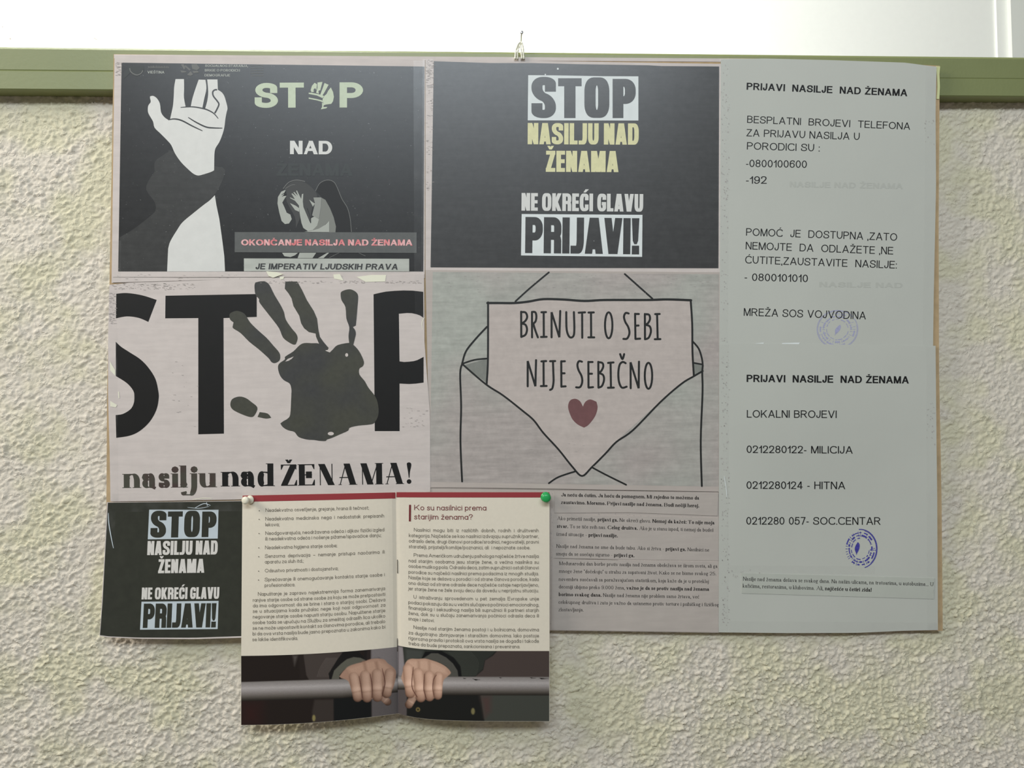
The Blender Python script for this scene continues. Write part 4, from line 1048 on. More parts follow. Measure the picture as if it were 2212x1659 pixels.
for p, w in (([(445, 250), (540, 250), (640, 250), (740, 240), (850, 222), (1000, 225), (1150, 235), (1300, 228), (1600, 228), (1750, 224), (1920, 230)], 5), ([(1917, 228), (1928, 400), (1930, 600), (1940, 775)], 4.2), ([(450, 245), (450, 500), (448, 700), (440, 835)], 4.2),
             ([(262, 690), (350, 662), (440, 652)], 3.6), ([(262, 690), (350, 768), (450, 850), (560, 920), (700, 1030), (780, 1098), (850, 1190), (960, 1310), (1060, 1435), (1130, 1502), (1200, 1440), (1300, 1340), (1380, 1255), (1500, 1170), (1700, 965), (1850, 835), (1940, 780), (2005, 742)], 3.9),
             ([(264, 688), (248, 760), (255, 1000), (250, 1250), (262, 1542)], 4), ([(262, 690), (290, 600), (360, 510), (442, 422)], 4), ([(2005, 700), (2001, 760), (2003, 900), (1990, 1250), (1998, 1575)], 4), ([(1932, 528), (1975, 580), (1998, 650), (2005, 705)], 3.8),
             ([(1942, 684), (2005, 695)], 3.6), ([(648, 238), (750, 145), (890, 28)], 3.6), ([(1440, 40), (1530, 120), (1640, 218)], 3.8), ([(890, 1555), (960, 1510), (1078, 1470)], 3.6), ([(1203, 1440), (1300, 1492), (1450, 1566)], 3.6)):
    q = e(p); ln += line(q, w)
    for c in (q[0], q[-1]): ln.append(disc(c[0], c[1], w / 2, n=8))
flat('envelope_outline', ln, M['env_line'], Dp, dD, K3)
b = lambda pts: Z(1100, 640, 6.144, pts)
LET = [[(158, 205), (160, 540)], [(158, 210), (215, 215), (238, 270), (215, 325), (165, 362)], [(165, 362), (215, 378), (236, 440), (215, 510), (160, 538)],
       [(302, 208), (303, 545)], [(302, 208), (345, 212), (360, 265), (350, 330), (318, 365)], [(320, 365), (345, 450), (380, 545)],
       [(457, 215), (459, 540)], [(427, 212), (488, 210)], [(422, 540), (496, 538)], [(562, 545), (562, 210), (612, 370), (665, 545), (668, 360), (677, 195)],
       [(757, 210), (762, 440), (800, 540), (850, 530), (864, 440), (858, 210)], [(967, 215), (969, 550)], [(922, 218), (1006, 213)], [(1085, 215), (1087, 540)], [(1052, 216), (1122, 214)], [(1050, 545), (1128, 545)],
       [(1585, 228), (1545, 222), (1523, 270), (1540, 340), (1580, 410), (1595, 490), (1565, 560), (1515, 565)], [(1670, 232), (1675, 565)], [(1672, 235), (1720, 235)], [(1674, 390), (1716, 388)], [(1675, 566), (1738, 562)],
       [(1800, 235), (1802, 570)], [(1800, 238), (1855, 245), (1868, 300), (1845, 352), (1808, 378)], [(1808, 378), (1865, 400), (1880, 470), (1850, 550), (1802, 570)], [(1962, 235), (1970, 565)], [(1937, 237), (1996, 235)], [(1932, 570), (2006, 568)],
       [(245, 1195), (245, 858), (295, 1020), (347, 1195), (350, 1020), (356, 848)], [(455, 862), (457, 1190)], [(427, 864), (490, 860)], [(420, 1192), (496, 1190)], [(542, 862), (610, 860)], [(580, 862), (585, 1000), (588, 1130), (572, 1220), (542, 1242)],
       [(690, 862), (692, 1200)], [(692, 864), (738, 862)], [(694, 1022), (734, 1022)], [(694, 1198), (748, 1195)], [(965, 868), (925, 862), (905, 910), (920, 980), (960, 1060), (968, 1140), (940, 1205), (888, 1208)],
       [(1050, 870), (1052, 1208)], [(1052, 873), (1106, 872)], [(1054, 1028), (1098, 1028)], [(1054, 1212), (1112, 1206)], [(1182, 870), (1184, 1212)], [(1182, 874), (1235, 885), (1248, 930), (1225, 985), (1190, 1018)], [(1190, 1018), (1245, 1045), (1258, 1110), (1230, 1190), (1184, 1212)],
       [(1345, 880), (1350, 1210)], [(1312, 884), (1384, 878)], [(1310, 1214), (1388, 1212)], [(1545, 888), (1505, 872), (1465, 910), (1448, 1020), (1458, 1140), (1495, 1212), (1558, 1200)], [(1472, 768), (1502, 835), (1525, 768)],
       [(1612, 1220), (1610, 875), (1660, 1040), (1718, 1222), (1716, 1040), (1722, 868)]]
hw = []
for s in LET:
    q = b(s)
    if len(s) == 6 and s[0][0] != s[0][1] and abs(s[0][0] - s[1][0]) < 5 and s[1][1] < s[0][1]:
        for a_, b_ in ((q[0], q[1]), (q[1], q[3]), (q[3], q[5])): hw += strip([a_, b_], 4.5)
    else: hw += line(q, 4.5)
    for c in (q[0], q[-1]): hw.append(disc(c[0], c[1], 2.3, n=8))
for cx, cy in ((1320, 385), (1848, 1055)):
    c = b([(cx, cy)])[0]; ring = [(c[0] + 8.0 * math.cos(a * math.pi / 12), c[1] + 28.2 * math.sin(a * math.pi / 12)) for a in range(25)]
    hw += strip(ring, 4.4)
flat('printed_handwriting', hw, M['env_line'], Dp, dD, K3)
flat('printed_heart', [smooth_poly(e([(1137, 1000), (1115, 960), (1080, 943), (1045, 955), (1030, 990), (1035, 1030), (1060, 1090), (1100, 1130), (1145, 1152), (1180, 1130), (1225, 1070), (1243, 1010), (1235, 965), (1190, 948), (1155, 965)]), 4)], M['heart'], Dp, dD, K3)
toner(Dp, [(940, 592, 1545, 640), (1100, 940, 1300, 1030)], dD, [70, 20], 'toner_faint', off=K3)
flat('paper_crease', line([(930, 1053), (1080, 1054.5), (1230, 1057), (1400, 1060), (1552, 1062)], 1.1, False, True), M['ink_brown'], Dp, dD, K2)

# ------------------------------------------------------------------ the two helpline lists
def dE(x, y): return dboard(x, y) + .0011 + .0005 * math.sin((x - 1555) / 470 * math.pi) * math.sin((y - 130) / 615 * math.pi)
E_ = sheet('helpline_list', 'pale grey typed list, upper right, with a faint violet round stamp at its foot',
           ([(1557, 128), (1652, 126.3), (1800, 130), (1960, 135.5), (1985, 139.5), (2005, 142), (2023, 144)], [(2023, 144), (2021, 240), (2022, 400), (2017, 640), (2015.5, 750)], [(1554, 744), (2015.5, 750)], [(1557, 128), (1554, 744)]), dE, M['paper_cool'], 'notice sheet', None, (20, 24))
TX = [(ARIALB, 'PRIJAVI  NASILJE  NAD ŽENAMA', 1612.6, 193.7, 1959.8, 208, 15.2), (ARIAL, 'BESPLATNI  BROJEVI  TELEFONA', 1613.7, 265.2, 1965.9, 280.3, 15.4),
      (ARIAL, 'ZA PRIJAVU NASILJA U', 1612.2, 294.3, 1856.7, 302.5, 15.6), (ARIAL, 'PORODICI SU :', 1613.3, 322.8, 1770.4, 327.3, 15.8),
      (ARIAL, '-0800100600', 1611.5, 360.6, 1742.8, 362.8, 16), (ARIAL, '-192', 1611.5, 396.7, 1656.2, 396.7, 16),
      (ARIAL, 'POMOĆ  JE  DOSTUPNA ,ZATO', 1611.5, 508.9, 1937.7, 520.2, 16.2), (ARIAL, 'NEMOJTE  DA  ODLAŽETE ,NE', 1610.6, 538.5, 1929.3, 549.8, 16.2),
      (ARIAL, 'ĆUTITE,ZAUSTAVITE  NASILJE:', 1609.4, 568.8, 1937, 580.1, 16.2), (ARIAL, '- 0800101010', 1608.3, 606.3, 1745.1, 609.5, 16.2),
      (ARIAL, 'MREŽA SOS VOJVODINA', 1606.5, 682, 1870.3, 689.9, 16.6)]
for t in TX: flat('printed_text', set_line(*t), M['text'], E_, dE, K1)
for w_, x_, t_ in ((1830, 0, ('NASILJE NAD ŽENAMA', 1706, 404, 1950, 408, 12)), (1860, 0, ('NASILJE NAD', 1770, 620, 1950, 622, 11))):
    flat('show_through_text', set_line(ARIALB, *t_), M['show'], E_, dE, K1)

def stamp(parent, cx, cy, rx, ry, m, dfn, seed, arc=(0, 360), faint=False):
    rs = random.Random(seed); pol = []
    def arcst(r, a0, a1, w, n=None):
        n = n or max(3, int((a1 - a0) / 8))
        return strip([(cx + rx * r * math.cos(math.radians(a0 + (a1 - a0) * i / n)), cy + ry * r * math.sin(math.radians(a0 + (a1 - a0) * i / n))) for i in range(n + 1)], w)
    pol += arcst(1.0, arc[0], arc[1], 1.5 if faint else 2.0)
    pol += arcst(.955, arc[0] + 20, arc[1] - 25, .8)
    for ring, w in ((.83, 3.2), (.68, 3.4), (.54, 2.2)):
        a = rs.uniform(0, 20)
        while a < 350:
            l = rs.uniform(9, 30)
            if rs.random() < .80: pol += arcst(ring + rs.uniform(-.015, .015), a, a + l, w * rs.uniform(.5, 1.0))
            a += l + rs.uniform(3, 14)
    # tiny radial strokes standing for the ring lettering
    for ring in (.83, .68):
        for a in range(0, 360, 9):
            if rs.random() < .6:
                aa = math.radians(a + rs.uniform(-2, 2)); r0, r1 = ring - .06, ring + .06
                pol += strip([(cx + rx * r0 * math.cos(aa), cy + ry * r0 * math.sin(aa)), (cx + rx * r1 * math.cos(aa), cy + ry * r1 * math.sin(aa))], 1.0)
    for k in range(4):
        a = math.radians(3 + (160 if faint else 0)); pol.append(disc(cx + rx * (.60 + .1 * k) * math.cos(a), cy + ry * (.60 + .1 * k) * math.sin(a) + 1, 1.1, n=8))
    return pol
def leafpoly(cx, cy, a, s):
    pts = [(0, -1), (.28, -.75), (.36, -.2), (.25, .3), (.08, .7), (0, 1.05), (-.1, .7), (-.3, .3), (-.36, -.1), (-.2, -.6)]
    return smooth_poly([(cx + s * (x * math.cos(a) - y * math.sin(a)), cy + s * (x * math.sin(a) + y * math.cos(a))) for x, y in pts], 3)
flat('ink_stamp', stamp(E_, 1809, 711.5, 44, 41, M['stamp_pale'], dE, 3, (-35, 320), True) + [leafpoly(1809, 713, .45, 13)], M['stamp_pale'], E_, dE, K1 - .00002)
toner(E_, [(1557, 140, 1575, 420), (1557, 420, 1572, 740)], dE, [70, 50], 'toner_faint', False)
toner(E_, [(1996, 250, 2018, 320)], dE, [14], 'toner_faint', False)
flat('painted_tape_glint', [[(1630, 742), (1650, 740), (1648, 746), (1628, 746)], [(1690, 741), (1728, 740), (1724, 746), (1686, 746)], [(1618, 756), (1650, 750), (1700, 750.5), (1660, 753), (1625, 760)]], M['box_white'], E_, dE, K4)  # tape glints along the seam, painted as white patches
tape(E_, ((1552, 128), (1576, 127), (1572, 744), (1549, 744)), dE, (3, 28))
tape(E_, ((2000, 145), (2024, 145), (2017, 748), (1994, 748)), dE, (3, 28))

def dF(x, y):
    u = (x - 1555) / 470; v = (y - 745) / 620
    return dboard(x, y) + .0016 + .0016 * math.sin(max(min((u * 1.1 + v * .9) * 3.0, 6.28), 0) + .6) * math.sin(math.pi * min(max(v, 0), 1)) * math.sin(math.pi * min(max(u, 0), 1)) ** .7
F_ = sheet('local_numbers_list', 'pale grey typed list, lower right, with a strong blue round stamp',
           ([(1553.5, 741), (2021, 747)], [(2021, 747), (2023, 958), (2024.5, 1070), (2026, 1361)], [(1552.5, 1366), (1700, 1368), (1850, 1368), (1950, 1364), (2026, 1362.5)], [(1553.5, 741), (1552.5, 1366)]), dF, M['paper_cool'], 'notice sheet', None, (30, 36))
TX = [(ARIALB, 'PRIJAVI  NASILJE  NAD ŽENAMA', 1612.8, 825, 1963.2, 828.4, 15.6), (ARIAL, 'LOKALNI BROJEVI', 1613.3, 901.9, 1807.2, 903, 16.2),
      (ARIAL, '0212280122- MILICIJA', 1612.8, 978.3, 1842, 979.9, 16), (ARIAL, '0212280124 - HITNA', 1612.6, 1055.8, 1825.8, 1056.7, 16.2),
      (ARIAL, '0212280 057- SOC.CENTAR', 1612.2, 1133.1, 1902.2, 1133.6, 16.4)]
for t in TX: flat('printed_text', set_line(*t), M['text'], F_, dF, K1 + .0001)
flat('ink_stamp', stamp(F_, 1858.5, 1185.5, 36, 42, M['stamp'], dF, 5, (-95, 75)) + [leafpoly(1851.5, 1185, .1, 14)], M['stamp'], F_, dF, K1 + .0001)
toner(F_, [(1557, 760, 1575, 1060), (1557, 1060, 1575, 1350)], dF, [80, 70], 'toner_faint', False)
toner(F_, [(1557, 760, 1575, 1350)], dF, [26], 'toner', False)
toner(F_, [(2000, 870, 2019, 960), (1580, 1230, 1640, 1250)], dF, [26, 20], 'toner_faint', False)
flat('painted_tape_glint', line([(1564, 1028), (1566, 1040), (1569, 1060), (1570, 1075)], 1.5, True, True), M['box_white'], F_, dF, K4 + .0002)  # one painted glint on the left tape
tape(F_, ((1550, 745), (1575, 745), (1573, 1364), (1550, 1364)), dF, (3, 28))
tape(F_, ((2001, 750), (2022, 750), (2026, 1360), (2003, 1360)), dF, (3, 28))
tape(F_, ((1575, 1221), (1890, 1223), (1890, 1240), (1575, 1238)), dF, (20, 3))
tape(F_, ((1575, 1342), (2024, 1345), (2026, 1362), (1575, 1366)), dF, (28, 3))
dG1 = lambda x, y: dF(x, y) + .0004
sl4 = sheet('paper_slip', 'two-line slip taped across the foot of the lower right typed list', quad_edges((1602, 1238), (2018.5, 1249), (2017, 1294), (1602.5, 1281.6)), dG1, M['slip_cool'], 'paper slip', 'typed slips below the posters', (26, 4), 0.0003)
flat('printed_text', set_line(TIMES, 'Nasilje nad ženama dešava se svakog dana. Na našim ulicama, na trotoarima, u autobusima... U', 1605.2, 1254.1, 2016.1, 1266.1, 8.2)
     + set_line(TIMES, [('kafićima, restoranima, u klubovima. Ali, ', None), ('najčešće u četiri zida!', TIMESB)], 1604.5, 1269.2, 1882.6, 1278.3, 8.2), M['text_bold'], sl4, dG1, K1)

# ------------------------------------------------------------------ sheet with typed slips under the envelope poster
dG = mk(1.6)
G_ = sheet('backing_sheet', 'plain grey sheet behind the typed slips and the open booklet', quad_edges((930, 1052), (1557, 1058), (1553, 1367), (930, 1358)), dG, M['paper_grey'], 'sheet')
toner(G_, [(1188, 1062, 1199, 1350), (1190, 1105, 1540, 1120)], dG, [50, 20], 'toner_faint', False)
SL = [('one-line-and-a-half bold typed slip just below the envelope poster', None, ([(1198, 1060.5), (1551.5, 1066)], [(1551.5, 1066), (1549.5, 1114.2)], [(1197.5, 1108.2), (1356, 1107), (1549.5, 1114.2)], [(1198, 1060.5), (1197.5, 1108.2)]), 2.9),
      ('', None, quad_edges((1195, 1111), (1553.5, 1119), (1552.5, 1211), (1194.5, 1206)), 2.3),
      ('', None, quad_edges((1192.5, 1207.5), (1557, 1214), (1552, 1366), (1190.5, 1360.5)), 2.6)]
d1 = mk(2.9); s1 = sheet('paper_slip', 'two-line bold typed slip directly under the envelope poster', SL[0][2], d1, M['slip'], 'paper slip', 'typed slips below the posters', (20, 4), .0003)
flat('printed_text', set_line(TIMESB, 'Ja neću da ćutim. Ja hoću da pomognem. Mi zajedno to možemo da', 1212.3, 1072.3, 1510, 1079.3, 7.6)
     + set_line(TIMESB, 'zaustavimo. Moramo. Prijavi nasilje nad ženama. Budi nečiji heroj.', 1211.7, 1088.5, 1510.2, 1096, 7.6), M['text_bold'], s1, d1, K1)
d2 = mk(2.3); s2 = sheet('paper_slip', 'five-line typed slip, middle one of the three right of the booklet', SL[1][2], d2, M['slip'], 'paper slip', 'typed slips below the posters', (20, 6), .0003)
TB = TIMESB
for seg in ((([('Ako primetiš nasilje, ', None), ('prijavi ga.', TB), (' Ne okreći glavu. ', None), ('Nemoj da kažeš: To nije moja', TB)]), 1203.8, 1123.2, 1543.2, 1132.9),
            (([('stvar.', TB), (' To se tiče svih nas. ', None), ('Celog društva.', TB), (' Ako je u stanu ispod, ti nemoj da budeš', None)]), 1203, 1140.1, 1541, 1148.8),
            (([('iznad situacije - ', None), ('prijavi nasilje.', TB)]), 1202.4, 1157.2, 1334.3, 1160.8),
            (([('Nasilje nad ženama ne sme da bude tabu. Ako si žrtva - ', None), ('prijavi ga.', TB), (' Nasilnici ne', None)]), 1202, 1183.2, 1531.7, 1191.6),
            (([('smeju da se osećaju sigurno - ', None), ('prijavi ga.', TB)]), 1201.2, 1199.6, 1370.4, 1203.6)):
    flat('printed_text', set_line(TIMES, *seg, 7.6), M['text_bold'], s2, d2, K1)
d3 = mk(2.6); s3 = sheet('paper_slip', 'tallest typed slip, seven lines long, lowest right of the booklet', SL[2][2], d3, M['slip'], 'paper slip', 'typed slips below the posters', (20, 8), .0003)
for seg in (('Međunarodni dan borbe protiv nasilja nad ženama obeležava se širom sveta, ali ga', 1208.2, 1220.5, 1549.7, 1226.7),
            ('mnoge žene “dočekuju” u strahu za sopstveni život. Kako se ne bismo svakog 25.', 1207.9, 1237.2, 1546.7, 1242.9),
            ('novembra suočavali sa poražavajućom statistikom, koja kaže da je u protekloj', 1207.3, 1254.7, 1530.9, 1259.6),
            ([('deceniji ubijeno preko 9.000 žena, ', None), ('važno je da se protiv nasilja nad ženama', TB)], 1207.3, 1271.1, 1531.7, 1276.4),
            ([('borimo svakog dana.', TB), (' Nasilje nad ženama nije problem samo žrtava, već', None)], 1207, 1287.5, 1510, 1292.8),
            ('celokupnog društva i zato je važno da ustanemo protiv torture i psihičkog i fizičkog', 1206.5, 1304.2, 1552.9, 1309.9),
            ('zlostavljanja.', 1206.5, 1320.5, 1260.7, 1320.8)):
    flat('printed_text', set_line(TIMES, *seg, 7.6), M['text_bold'], s3, d3, K1)
flat('slip_edge', line([(1197.5, 1205.8), (1260, 1207.4), (1335, 1209.4)], .8, False, True), M['text_soft'], s2, d2, K1)

# ------------------------------------------------------------------ the open booklet held by two pins
def ytopL(x): return 1070.5 - 7 * (x - 522) / 334.0
def ybotL(x): s = (x - 520) / 339.0; return 1566.5 - 25 * max(s, 0) ** 2
def ytopR(x): return 1063.0
def ybotR(x): return 1541.4 + 17 * (1 - math.exp(-max(x - 860, 0) / 52.0))
def foldx(v): return 855.0 + 5.0 * v
def dK(x, y):
    v = min(max((y - 1063) / 500.0, 0), 1.05)
    fx = foldx(v)
    out = abs(x - fx) / 332.0
    belly = (math.sin(min(out, 1) ** .6 * math.pi) ** 0.9) * .0062 * (0.45 + .55 * v)
    if x < fx: lift = .010 * v * min(out, 1) ** 1.2 + .002 * v
    else: lift = (.009 * v) * (1 - math.exp(-out * 5.0)) + .002 * v
    return dboard(x, 1063) * .55 + .0085 + lift + belly * (.9 if x < fx else .55)
K_ = empty('open_booklet', at(856, 1300, dK(856, 1300)), 'open cream booklet with dark red top bands, pinned at both upper corners', 'booklet')
n = 14
lt = [(x, ytopL(x)) for x in np.linspace(523.5, 855, n)]; lb = [(x, ybotL(x)) for x in np.linspace(519.8, 860, n)]
rt = [(x, ytopR(x)) for x in np.linspace(855, 1187, n)]; rb = [(x, ybotR(x)) for x in np.linspace(860, 1187.2, n)]
fold = [(855, 1063.5), (857.5, 1300), (860, 1541.4)]
lt[-1] = rt[0] = fold[0]; lb[-1] = rb[0] = fold[-1]
eL = (lt, fold, lb, [lt[0], (521.8, 1300), lb[0]]); eR = (rt, [rt[-1], rb[-1]], rb, fold)
pL = slab('left_page', *eL, dK, .0004, M['booklet'], K_, 40, 30)
pR = slab('right_page', *eR, dK, .0004, M['booklet'], K_, 40, 30)
def pageY(side, x, v):
    a, b = (ytopL(x), ybotL(x)) if side == 'L' else (ytopR(x), ybotR(x))
    return a + (b - a) * v
def pageV(side, x, y):
    a, b = (ytopL(x), ybotL(x)) if side == 'L' else (ytopR(x), ybotR(x))
    return (y - a) / (b - a)
def on_page(side, pts, xr):
    """points given for reference column xr follow the page's curve"""
    return [(x, pageY(side, x, pageV(side, xr, y))) for x, y in pts]
def page_line(side, text, x0, y0, x1, cap, font=GEOF, just=True):
    v = pageV(side, x0, y0)
    c = lambda x, b: (x, pageY(side, x, v) - b)
    return set_line(font, text, x0, 0, x1, 0, cap, curve=c, just=just)
KO = .0002
CUT = 16.0
def page_poly(side, pts, xr=None, sub=None):
    """polygon in picture pixels; long edges are split so that it can follow the curve"""
    out = []
    n_ = len(pts)
    for i in range(n_):
        a, b_ = pts[i], pts[(i + 1) % n_]
        m_ = max(1, int(math.hypot(b_[0] - a[0], b_[1] - a[1]) / 14))
        for s_ in range(m_): out.append((a[0] + (b_[0] - a[0]) * s_ / m_, a[1] + (b_[1] - a[1]) * s_ / m_))
    return out
def span(side, x0, x1, ya, yb, nn=14):
    """band across a page between two curves given at column 522 / 1187"""
    xr = 522 if side == 'L' else 1187
    X_ = np.linspace(x0, x1, nn)
    va, vb = pageV(side, xr, ya), pageV(side, xr, yb)
    return [(x, pageY(side, x, va)) for x in X_] + [(x, pageY(side, x, vb)) for x in X_[::-1]]
flat('red_band', [span('L', 524, 854.2, 1070.6, 1084)], M['red_band'], pL, dK, KO, CUT)
flat('red_band', [span('R', 856.2, 1186.8, 1063.2, 1074.6)], M['red_band'], pR, dK, KO, CUT)
LP = [('Neadekvatno osvetljenje, grejanje, hrana ili tečnost;', 573.5, 1105.8, 796.5), ('Neadekvatna medicinska nega i nedostatak prepisanih', 573, 1124.5, 829.5), ('lekova;', 573, 1137, 603),
      ('Neodgovarajuća, neodržavana odeća i aljkav fizički izgled', 573, 1155.5, 830), ('ili neadekvatna odeća i nošenje pižame/spavaćice danju;', 573, 1167.5, 823), ('Neadekvatna higijena starije osobe;', 572.5, 1186.4, 728),
      ('Senzorna deprivacija – nemanje pristupa naočarima ili', 572, 1205, 830.5), ('aparatu za sluh itd.;', 572, 1217.3, 655), ('Odsustvo privatnosti i dostojanstva;', 572, 1236.4, 730),
      ('Sprečavanje ili onemogućavanje kontakta starije osobe i', 571.5, 1255.6, 831), ('profesionalaca.', 571.5, 1268, 637), ('Napuštanje je zapravo najekstremnija forma zanemarivanja', 557, 1286.8, 831.5),
      ('ranjive starije osobe od strane osobe za koju se može pretpostaviti', 546, 1299.9, 832), ('da ima odgovornost da se brine i stara o starijoj osobi. Dešava', 546, 1312, 832), ('se u situacijama kada pružalac nege koji nosi odgovornost za', 546, 1323.8, 832),
      ('negovanje starije osobe napusti stariju osobu. Napuštene starije', 546, 1336, 832), ('osobe tada se upućuju na Službu za smeštaj odraslih lica ukoliko', 545.5, 1348.2, 832), ('se ne može uspostaviti kontakt sa članovima porodice, ali trebalo', 545.5, 1360.4, 832),
      ('bi da ova vrsta nasilja bude jasno prepoznata u zakonima kako bi', 545.5, 1372.6, 832), ('se lakše identifikovala.', 545, 1384.9, 643)]
RP = [('Nasilnici mogu biti iz različitih dobnih, rodnih i društvenih', 894, 1148, 1163.5), ('kategorija. Najčešće se kao nasilnici izdvajaju supružnik/partner,', 883, 1159.9, 1163.5), ('odraslo dete, drugi članovi porodice/srodnici, negovatelji, pravni', 883, 1171.7, 1163.5),
      ('staratelji, prijatelji/komšije/poznanici, ali  i nepoznate osobe.', 883, 1183.8, 1145), ('Prema Američkom udruženju psihologa najčešće žrtve nasilja', 893.5, 1202.5, 1163.5), ('nad starijim osobama jesu starije žene, a većina nasilnika su', 882.6, 1214.4, 1163.5),
      ('osobe muškog pola. Odrasla deca, zatim supružnici i ostali članovi', 882.3, 1226.1, 1163.5), ('porodice su najčešći nasilnici prema podacima iz mnogih studija.', 882.3, 1238.7, 1163.5), ('Nasilje koje se dešava u porodici i od strane članova porodice, kada', 882.3, 1250.6, 1163.5),
      ('ono dolazi od strane odrasle dece najčešće ostaje neprijavljeno,', 882, 1262.6, 1163.5), ('jer starije žene ne žele svoju decu da dovedu u neprijatnu situaciju.', 882, 1274.5, 1163.5), ('U istraživanju sprovedenom u pet zemalja Evropske unije', 893, 1292.8, 1164),
      ('podaci pokazuju da su u većini slučajeva počinioci emocionalnog,', 882, 1304.3, 1164), ('finansijskog i seksualnog nasilja bili supružnici ili partneri starijih', 882, 1316, 1164), ('žena, dok su u slučaju zanemarivanja počinioci odrasla deca ili', 882, 1327.6, 1164),
      ('snaje i zetovi.', 882, 1339.6, 938), ('Nasilje nad starijim ženama postoji i u bolnicama, domovima', 893, 1358.3, 1164), ('za dugotrajno zbrinjavanje i staračkim domovima. Iako postoje', 882.3, 1369.8, 1164),
      ('rigorozna pravila i protokoli ova vrsta nasilja se događa i takođe', 882.3, 1381.2, 1164), ('treba da bude prepoznata, sankcionisana i prevenirana.', 882.3, 1392.8, 1123)]
def just_last(t): return t[3] > 822
pol = []
for t, x0, y0, x1 in LP: pol += page_line('L', t, x0, y0, x1, 7.6, just=x1 > 825)
for x, y in ((560, 1104.2), (559.8, 1123), (559.5, 1153.5), (559, 1184.5), (558.8, 1203.5), (558.6, 1234.8), (558.4, 1254)): pol.append(disc(x, y - 1, 1.15, n=8))
flat('printed_text', pol, M['bk_text'], pL, dK, KO + .0001)
pol = []
for t, x0, y0, x1 in RP: pol += page_line('R', t, x0, y0, x1, 7.6, just=x1 > 1150)
flat('printed_text', pol, M['bk_text'], pR, dK, KO + .0001)
flat('printed_heading', page_line('R', 'Ko su nasilnici prema', 894.8, 1102, 1050.5, 11.6, GEOH, False) + page_line('R', 'starijim ženama?', 894.8, 1121.6, 1021, 11.6, GEOH, False), M['red_text'], pR, dK, KO + .0001)
flat('heading_bar', [[(883.6, 1090.4), (887.8, 1090.4), (887.4, 1126.2), (883.2, 1126.2)]], M['red_text'], pR, dK, KO + .0001)

# colour picture along the foot of both pages: two hands on a rail, a printed photograph given as print colours per point
kl = lambda pts: Z(510, 1390, 6.144, pts)
kr = lambda pts: Z(850, 1390, 6.144, pts)
def ybd(x): return pageY('L', x, pageV('L', 522, 1416.9)) if x < 858 else pageY('R', x, pageV('R', 1187, 1406.3))
def sdist(X, Y, poly):
    """signed distance in px (inside negative) of points to a polygon"""
    d = np.full(X.shape, 1e9); ins = np.zeros(X.shape, bool); n_ = len(poly)
    for i in range(n_):
        ax, ay = poly[i]; bx, by = poly[(i + 1) % n_]
        ex, ey = bx - ax, by - ay; l2 = ex * ex + ey * ey + 1e-12
        t = np.clip(((X - ax) * ex + (Y - ay) * ey) / l2, 0, 1)
        d = np.minimum(d, np.hypot(X - ax - t * ex, Y - ay - t * ey))
        c = ((ay > Y) != (by > Y)) & (X < (bx - ax) * (Y - ay) / (by - ay + 1e-12) + ax)
        ins ^= c
    return np.where(ins, -d, d)
class Print:
    def __init__(s, X, Y, base): s.X, s.Y = X, Y; s.C = np.ones(X.shape + (3,)) * np.array(base, float)
    def lay(s, alpha, col): 
        c = np.array(col, float); s.C = s.C * (1 - alpha[:, None]) + c * alpha[:, None]
    def poly(s, pts, col, soft=1.0): s.lay(np.clip(.5 - sdist(s.X, s.Y, pts) / soft, 0, 1), col)
    def finger(s, a, b_, rad, side=1, k=1.0):
        (ax, ay), (bx, by) = a, b_; L_ = math.hypot(bx - ax, by - ay); ux, uy = (bx - ax) / L_, (by - ay) / L_
        t = (s.X - ax) * ux + (s.Y - ay) * uy; q = (s.X - ax) * uy * -1 + (s.Y - ay) * ux
        tt = np.clip(t, 0, L_); dd = np.hypot(s.X - ax - ux * tt, s.Y - ay - uy * tt) / rad
        f = t / L_
        lit = 1.0 - .32 * np.clip(dd, 0, 1) ** 3 - .10 * side * np.clip(q / rad, -1, 1) + .10 * np.exp(-((f - .60) / .14) ** 2) - .30 * np.clip((f - .78) / .4, 0, 1) - .10 * np.exp(-((f - .74) / .05) ** 2)
        c = np.stack([180 * lit, 146 * lit ** 1.18, 126 * lit ** 1.3], -1) * k
        al = np.clip((1.0 - dd) / .16, 0, 1) * np.clip((f + .35) / .35, 0, 1)
        s.C = s.C * (1 - al[:, None]) + c * al[:, None]
    def rail(s, top, bot, x0, x1):
        t = (s.Y - top(s.X)) / (bot(s.X) - top(s.X))
        ks = [0, .06, .2, .34, .5, .68, .84, .94, 1]; cs = [(92, 86, 82), (122, 116, 112), (136, 129, 126), (156, 149, 146), (136, 129, 126), (106, 99, 94), (72, 66, 60), (46, 41, 36), (28, 24, 20)]
        c = np.stack([np.interp(t, ks, [q[i] for q in cs]) for i in range(3)], -1)
        streak = 1 + .05 * gnoise(s.X / 9.0, s.Y / .9, 31)
        al = np.clip(np.minimum(t, 1 - t) * 40 + .5, 0, 1) * ((s.X >= x0) & (s.X <= x1))
        s.C = s.C * (1 - al[:, None]) + c * streak[:, None] * al[:, None]
def photo_mat():
    m = bpy.data.materials.new('printed_photograph'); m.use_nodes = True
    b_ = m.node_tree.nodes['Principled BSDF']; at_ = m.node_tree.nodes.new('ShaderNodeAttribute'); at_.attribute_name = 'print_colour'
    m.node_tree.links.new(at_.outputs['Color'], b_.inputs['Base Color'])
    b_.inputs['Roughness'].default_value = .38; b_.inputs['Specular IOR Level'].default_value = .35
    return m
PHM = photo_mat()
